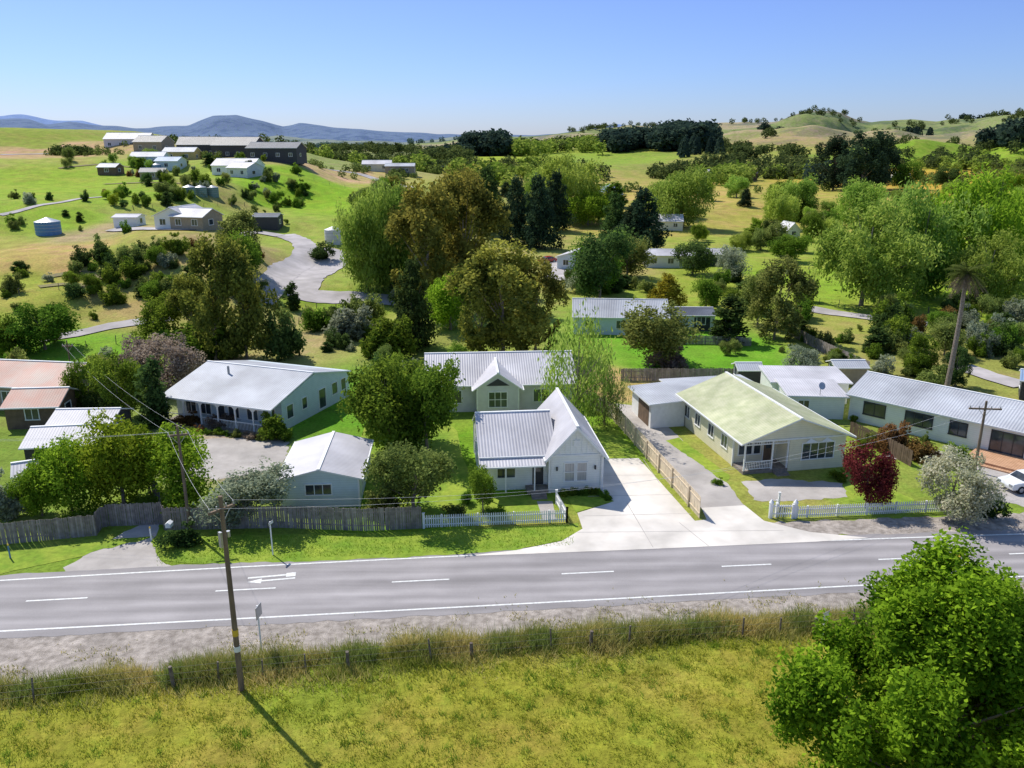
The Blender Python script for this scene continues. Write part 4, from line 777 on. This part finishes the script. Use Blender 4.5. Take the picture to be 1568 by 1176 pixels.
shed("blue_cottage",878,512,-4,13.5,8,2.7,4.4,'x','bluew','rgx',3,oh=.4); shed("double_garage",1010,506,-2,8,6,2.3,2.8,'x','grayw','rdx',2,'darkw')
shed("white_gable_house",238,352,-10,7,9,2.7,4.2,'y','white','rwy',2); shed("white_gable_house",262,352,-18,7.5,6,2.6,3.9,'x','tan','rwx',2); shed("dark_shed",388,350,0,6,5,2.8,3.3,'x','darkw','rdx',0)
shed("hill_house",325,268,-8,14,9,3.0,5.0,'x','white','rwx',3); shed("hill_house",348,271,-30,9,7,2.9,4.4,'x','grayw','rwx',2)
for a in ((272,240,4,20,11,4.4,7.2),(325,242,-12,17,10,4.6,7.4),(378,244,-6,18,10,3.8,5.6)): shed("dark_hill_house",a[0],a[1],a[2],a[3],a[4],a[5],a[6],'x','darkw','rdx',4)
shed("hill_house",160,227,3,18,10,3.6,6,'x','grayw','rgx',4); shed("hill_house",205,232,-10,12,9,3.6,5.8,'x','tan','rdx',2); shed("hill_house",200,254,4,11,7,3,4.4,'x','bluew','rgx',2); shed("hill_house",238,260,-8,8,6,2.8,4,'x','bluew','rbx',1); shed("hill_house",250,246,0,11,7,3,4.4,'x','yellow','rgx',2)
shed("hill_house",215,276,10,7,5,2.4,3.4,'x','tan','rdx',1); shed("hill_house",150,268,-5,6,5,2.4,3.4,'x','brownw','rgx',1); shed("dark_hill_house",415,246,4,10,8,3.2,4.4,'x','darkw','rdx',2)
shed("flat_dark_house",657,264,-3,22,9,3.4,3.8,'x','darkw','rdx',4); shed("blue_roof_house",885,305,-6,17,9,2.7,4.6,'x','grayw','rbx',3); shed("blue_roof_house",920,300,10,10,8,2.7,4.6,'y','white','rbx',1)
shed("valley_house",853,412,-22,8,13,2.7,3.9,'y','bluew','rwy',2); shed("valley_house",988,410,-4,11,7,2.7,3.6,'x','white','rwx',3); shed("valley_house",1060,408,-4,8,6,2.7,3.5,'x','darkw','rwx',2); shed("valley_house",1000,352,-6,9,7,2.7,4.4,'x','cream','rwx',2)
shed("valley_house",1205,366,12,4,6,2.5,4.4,'y','white','rwy',1); shed("red_barn",1126,276,-4,12,9,4,6.5,'x','brownw','rrx',2); shed("valley_house",1085,274,0,10,8,3,5,'x','white','rwx',2); shed("hay_barn",590,266,2,12,7,3,4,'x','tan','rgx',2)
shed("farm_shed",1560,612,-30,6,4,2.2,2.8,'x','darkw','rbx',0); shed("valley_house",555,262,4,12,7,2.8,4.2,'x','cream','rwx',2)
shed("farmstead",1370,276,0,8,6,2.6,3.8,'x','white','rwx',2); shed("carport",175,350,0,5,4,2.3,2.7,'x','white','rwx',0)
def tank(name,px,py,r,hh,mat):
    p,_=G(px,py); mb=MB(); mb.cyl((0,0,-.6),(0,0,hh),r,r,24,0); mb.cyl((0,0,hh+.01),(0,0,hh+.35*r),r*1.02,.15,24,1)
    for k in range(3): z=hh*(.25+.25*k); mb.cyl((0,0,z),(0,0,z+.06),r+.03,r+.03,24,1)
    o=mb.build(name,[M[mat],M['metal']]); o.location=p
tank("water_tank",75,358,2.4,2.5,'blue'); 
for i in range(3): tank("water_tank",290+i*18,299,1.6,2.1,'green')
tank("water_tank",511,372,1.9,3.0,'grayw'); tank("water_tank",240,262,1.5,2,'blue')
print("buildings",time.time()-T0)
# ------------------------------------------------------------ utility poles and wires
def upole(pos,hh,arm=2.2,yaw=0,band=False,r=.16):
    root=bpy.data.objects.new("utility_pole",None); link(root); root.location=pos; root.rotation_euler=(0,0,yaw)
    mb=MB(); mb.cyl((0,0,-.3),(0,0,hh),r,r*.65,12); mb.build("shaft",[M['pole']],root)
    cb=MB(); cb.box(-arm/2,arm/2,-.06,.06,hh-.75,hh-.62); 
    for x in(-.46,-.18,.18,.46): cb.cyl((x*arm,0,hh-.62),(x*arm,0,hh-.44),.05,.035,8,1)
    cb.cyl((-.5,0,hh-.7),(0,0,hh-1.4),.02,.02,5,1); cb.cyl((.5,0,hh-.7),(0,0,hh-1.4),.02,.02,5,1); cb.build("crossarm",[M['pole'],M['metal']],root)
    if band:
        bb=MB(); bb.cyl((0,0,3.2),(0,0,3.55),r*.93+.012,r*.92+.012,12,0); bb.cyl((0,0,2.3),(0,0,2.6),r*.95+.012,r*.95+.012,12,1); bb.build("bands",[M['ypaint'],M['whitep']],root)
        fx=MB(); fx.box(-.28,-.16,-.1,.1,hh-2.6,hh-1.8); fx.cyl((.2,0,hh-2.2),(.2,0,hh-1.9),.1,.1,10); fx.build("fuse_box",[M['metal']],root)
    return [Vector(pos)+Matrix.Rotation(yaw,3,'Z')@Vector((x*arm,0,hh-.42)) for x in(-.46,.46)]
def wires(name,A_,B_,sag=.8,r=.0065):
    mb=MB()
    for a,b_ in zip(A_,B_):
        pr=None
        for i in range(17):
            s=i/16; p=a.lerp(b_,s)-Vector((0,0,sag*4*s*(1-s)))
            if pr is not None: mb.cyl(pr,p,r,r,4,0,False)
            pr=p
    mb.build(name,[M['grayw']])
p1=upole(g0(370,1056),10.8,1.4,.9,True,.16); p2=upole(g0(291,812),8.0,1.4,.3,r=.13); p3=upole(g0(1492,722),6.3,2.6,-.1,r=.14)
p4=upole(g0(112,585),5,1.2,0,r=.1)
wires("power_lines",p1,p2,.5); wires("power_lines",p2,[p2[0]+Vector((-45,2,1)),p2[1]+Vector((-45,2,1))],1.4); wires("power_lines",p1,p3,2.2); wires("power_lines",p3,[p+Vector((45,0,0)) for p in p3],1.2); wires("power_lines",p2,p4,.8)
def signpost(name,px,py,hh,w_,hs_,yaw,colr='whitep'):
    p=g0(px,py); root=bpy.data.objects.new(name,None); link(root); root.location=p; root.rotation_euler=(0,0,yaw)
    a=MB(); a.cyl((0,0,-.1),(0,0,hh),.045,.045,10); a.build("post",[M['whitep']],root); b_=MB(); b_.box(-w_/2,w_/2,-.075,-.05,hh-hs_,hh+.02); b_.box(-w_/2+.04,w_/2-.04,-.08,-.074,hh-hs_+.04,hh-.02,1); b_.build("panel",[M['metal'],M[colr]],root)
signpost("road_sign",401,1001,3.0,.7,.7,1.45,'metal'); signpost("road_sign",418,850,2.5,.55,.2,1.3); signpost("road_sign",1258,985,2.0,.6,.6,.6)
def marker(px,py,c='whitep',hh=.95):
    p=g0(px,py); mb=MB(); mb.box(-.05,.05,-.02,.02,-.05,hh); mb.box(-.05,.05,-.024,.024,hh+.001,hh+.12,1); o=mb.build("road_marker_post",[M[c],M['ypaint']]); o.location=p
marker(16,855,'blue'); marker(232,828)
mbx=MB(); mbx.box(-.04,.04,-.04,.04,0,1.0,1); mbx.box(-.18,.18,-.25,.25,1.0,1.28); mbx.add([(-.2,-.27,1.28),(.2,-.27,1.28),(0,-.27,1.42),(-.2,.27,1.28),(.2,.27,1.28),(0,.27,1.42)],[(0,1,2),(5,4,3),(1,4,5,2),(0,2,5,3)]); o=mbx.build("letterbox",[M['whitep'],M['timber']]); o.location=g0(262,826)
mbx=MB()
for x in(-.9,.9): mbx.cyl((x,0,0),(x,0,1.25),.16,.16,10); mbx.cyl((x,0,1.25),(x,0,1.5),.2,.03,10)
mbx.box(-.74,.74,-.03,.03,.3,.4); mbx.box(-.74,.74,-.03,.03,.9,1.0)
for i in range(9): mbx.box(-.7+i*.165,-.63+i*.165,-.045,-.031,.1,1.1)
o=mbx.build("white_gate",[M['whitep']]); o.location=g0(1198,793)
# ------------------------------------------------------------ parked cars
def car(px,py,yaw,paint,drape=False):
    root=bpy.data.objects.new("parked_car",None); link(root); root.location=G(px,py)[0] if drape else g0(px,py); root.rotation_euler=(0,0,yaw)
    prof=[(-2.15,.35),(-2.2,.62),(-2.1,.85),(-1.2,.95),(-.55,1.40),(.9,1.45),(1.75,1.0),(2.15,.92),(2.2,.45),(2.1,.32)]
    def half(z): return .86 if z<.97 else .86-.32*(z-.95)
    v=[(x,-half(z),z) for x,z in prof]+[(x,half(z),z) for x,z in prof]; k=len(prof); mb=MB(); mb.add(v,[tuple(range(k)),tuple(range(2*k-1,k-1,-1))]+[(i,i+k,(i+1)%k+k,(i+1)%k) for i in range(k)]); b_=mb.build("body",[paint],root)
    bv=b_.modifiers.new("b","BEVEL"); bv.width=.05; bv.segments=2
    gl=MB()
    for sg in(-1,1):
        q=[(-1.0,1.0),(-.52,1.34),(.15,1.37),(.15,1.0)]; q2=[(.22,1.0),(.22,1.37),(.85,1.38),(1.45,1.03)]
        for qq in(q,q2): gl.add([(x,sg*(half(z)+.012),z) for x,z in qq],[(0,1,2,3)])
    gl.add([(-1.13,-.72,1.01),(-1.13,.72,1.01),(-.62,.66,1.375),(-.62,-.66,1.375)],[(0,1,2,3)]); gl.add([(1.03,-.66,1.41),(1.03,.66,1.41),(1.68,.72,1.06),(1.68,-.72,1.06)],[(0,1,2,3)]); gl.build("windows",[M['glass']],root)
    wh=MB()
    for x in(-1.35,1.35):
        for sg in(-1,1): wh.cyl((x,sg*.70,.33),(x,sg*.90,.33),.33,.33,20,0); wh.cyl((x,sg*.895,.33),(x,sg*.91,.33),.2,.18,12,1)
    wh.build("wheels",[M['rubber'],M['metal']],root)
    lg=MB(); lg.box(-2.22,-2.14,-.75,-.45,.62,.78); lg.box(-2.22,-2.14,.45,.75,.62,.78); lg.build("headlights",[M['metal']],root)
cw=surf("car_white",(.80,.81,.83),(.75,.76,.78),2,.2,spec=.6); car(1572,748,.2,cw)
cr=surf("car_red",(.35,.03,.03),None,2,.25,spec=.6); car(838,402,.5,cr,True)
print("done",time.time()-T0)
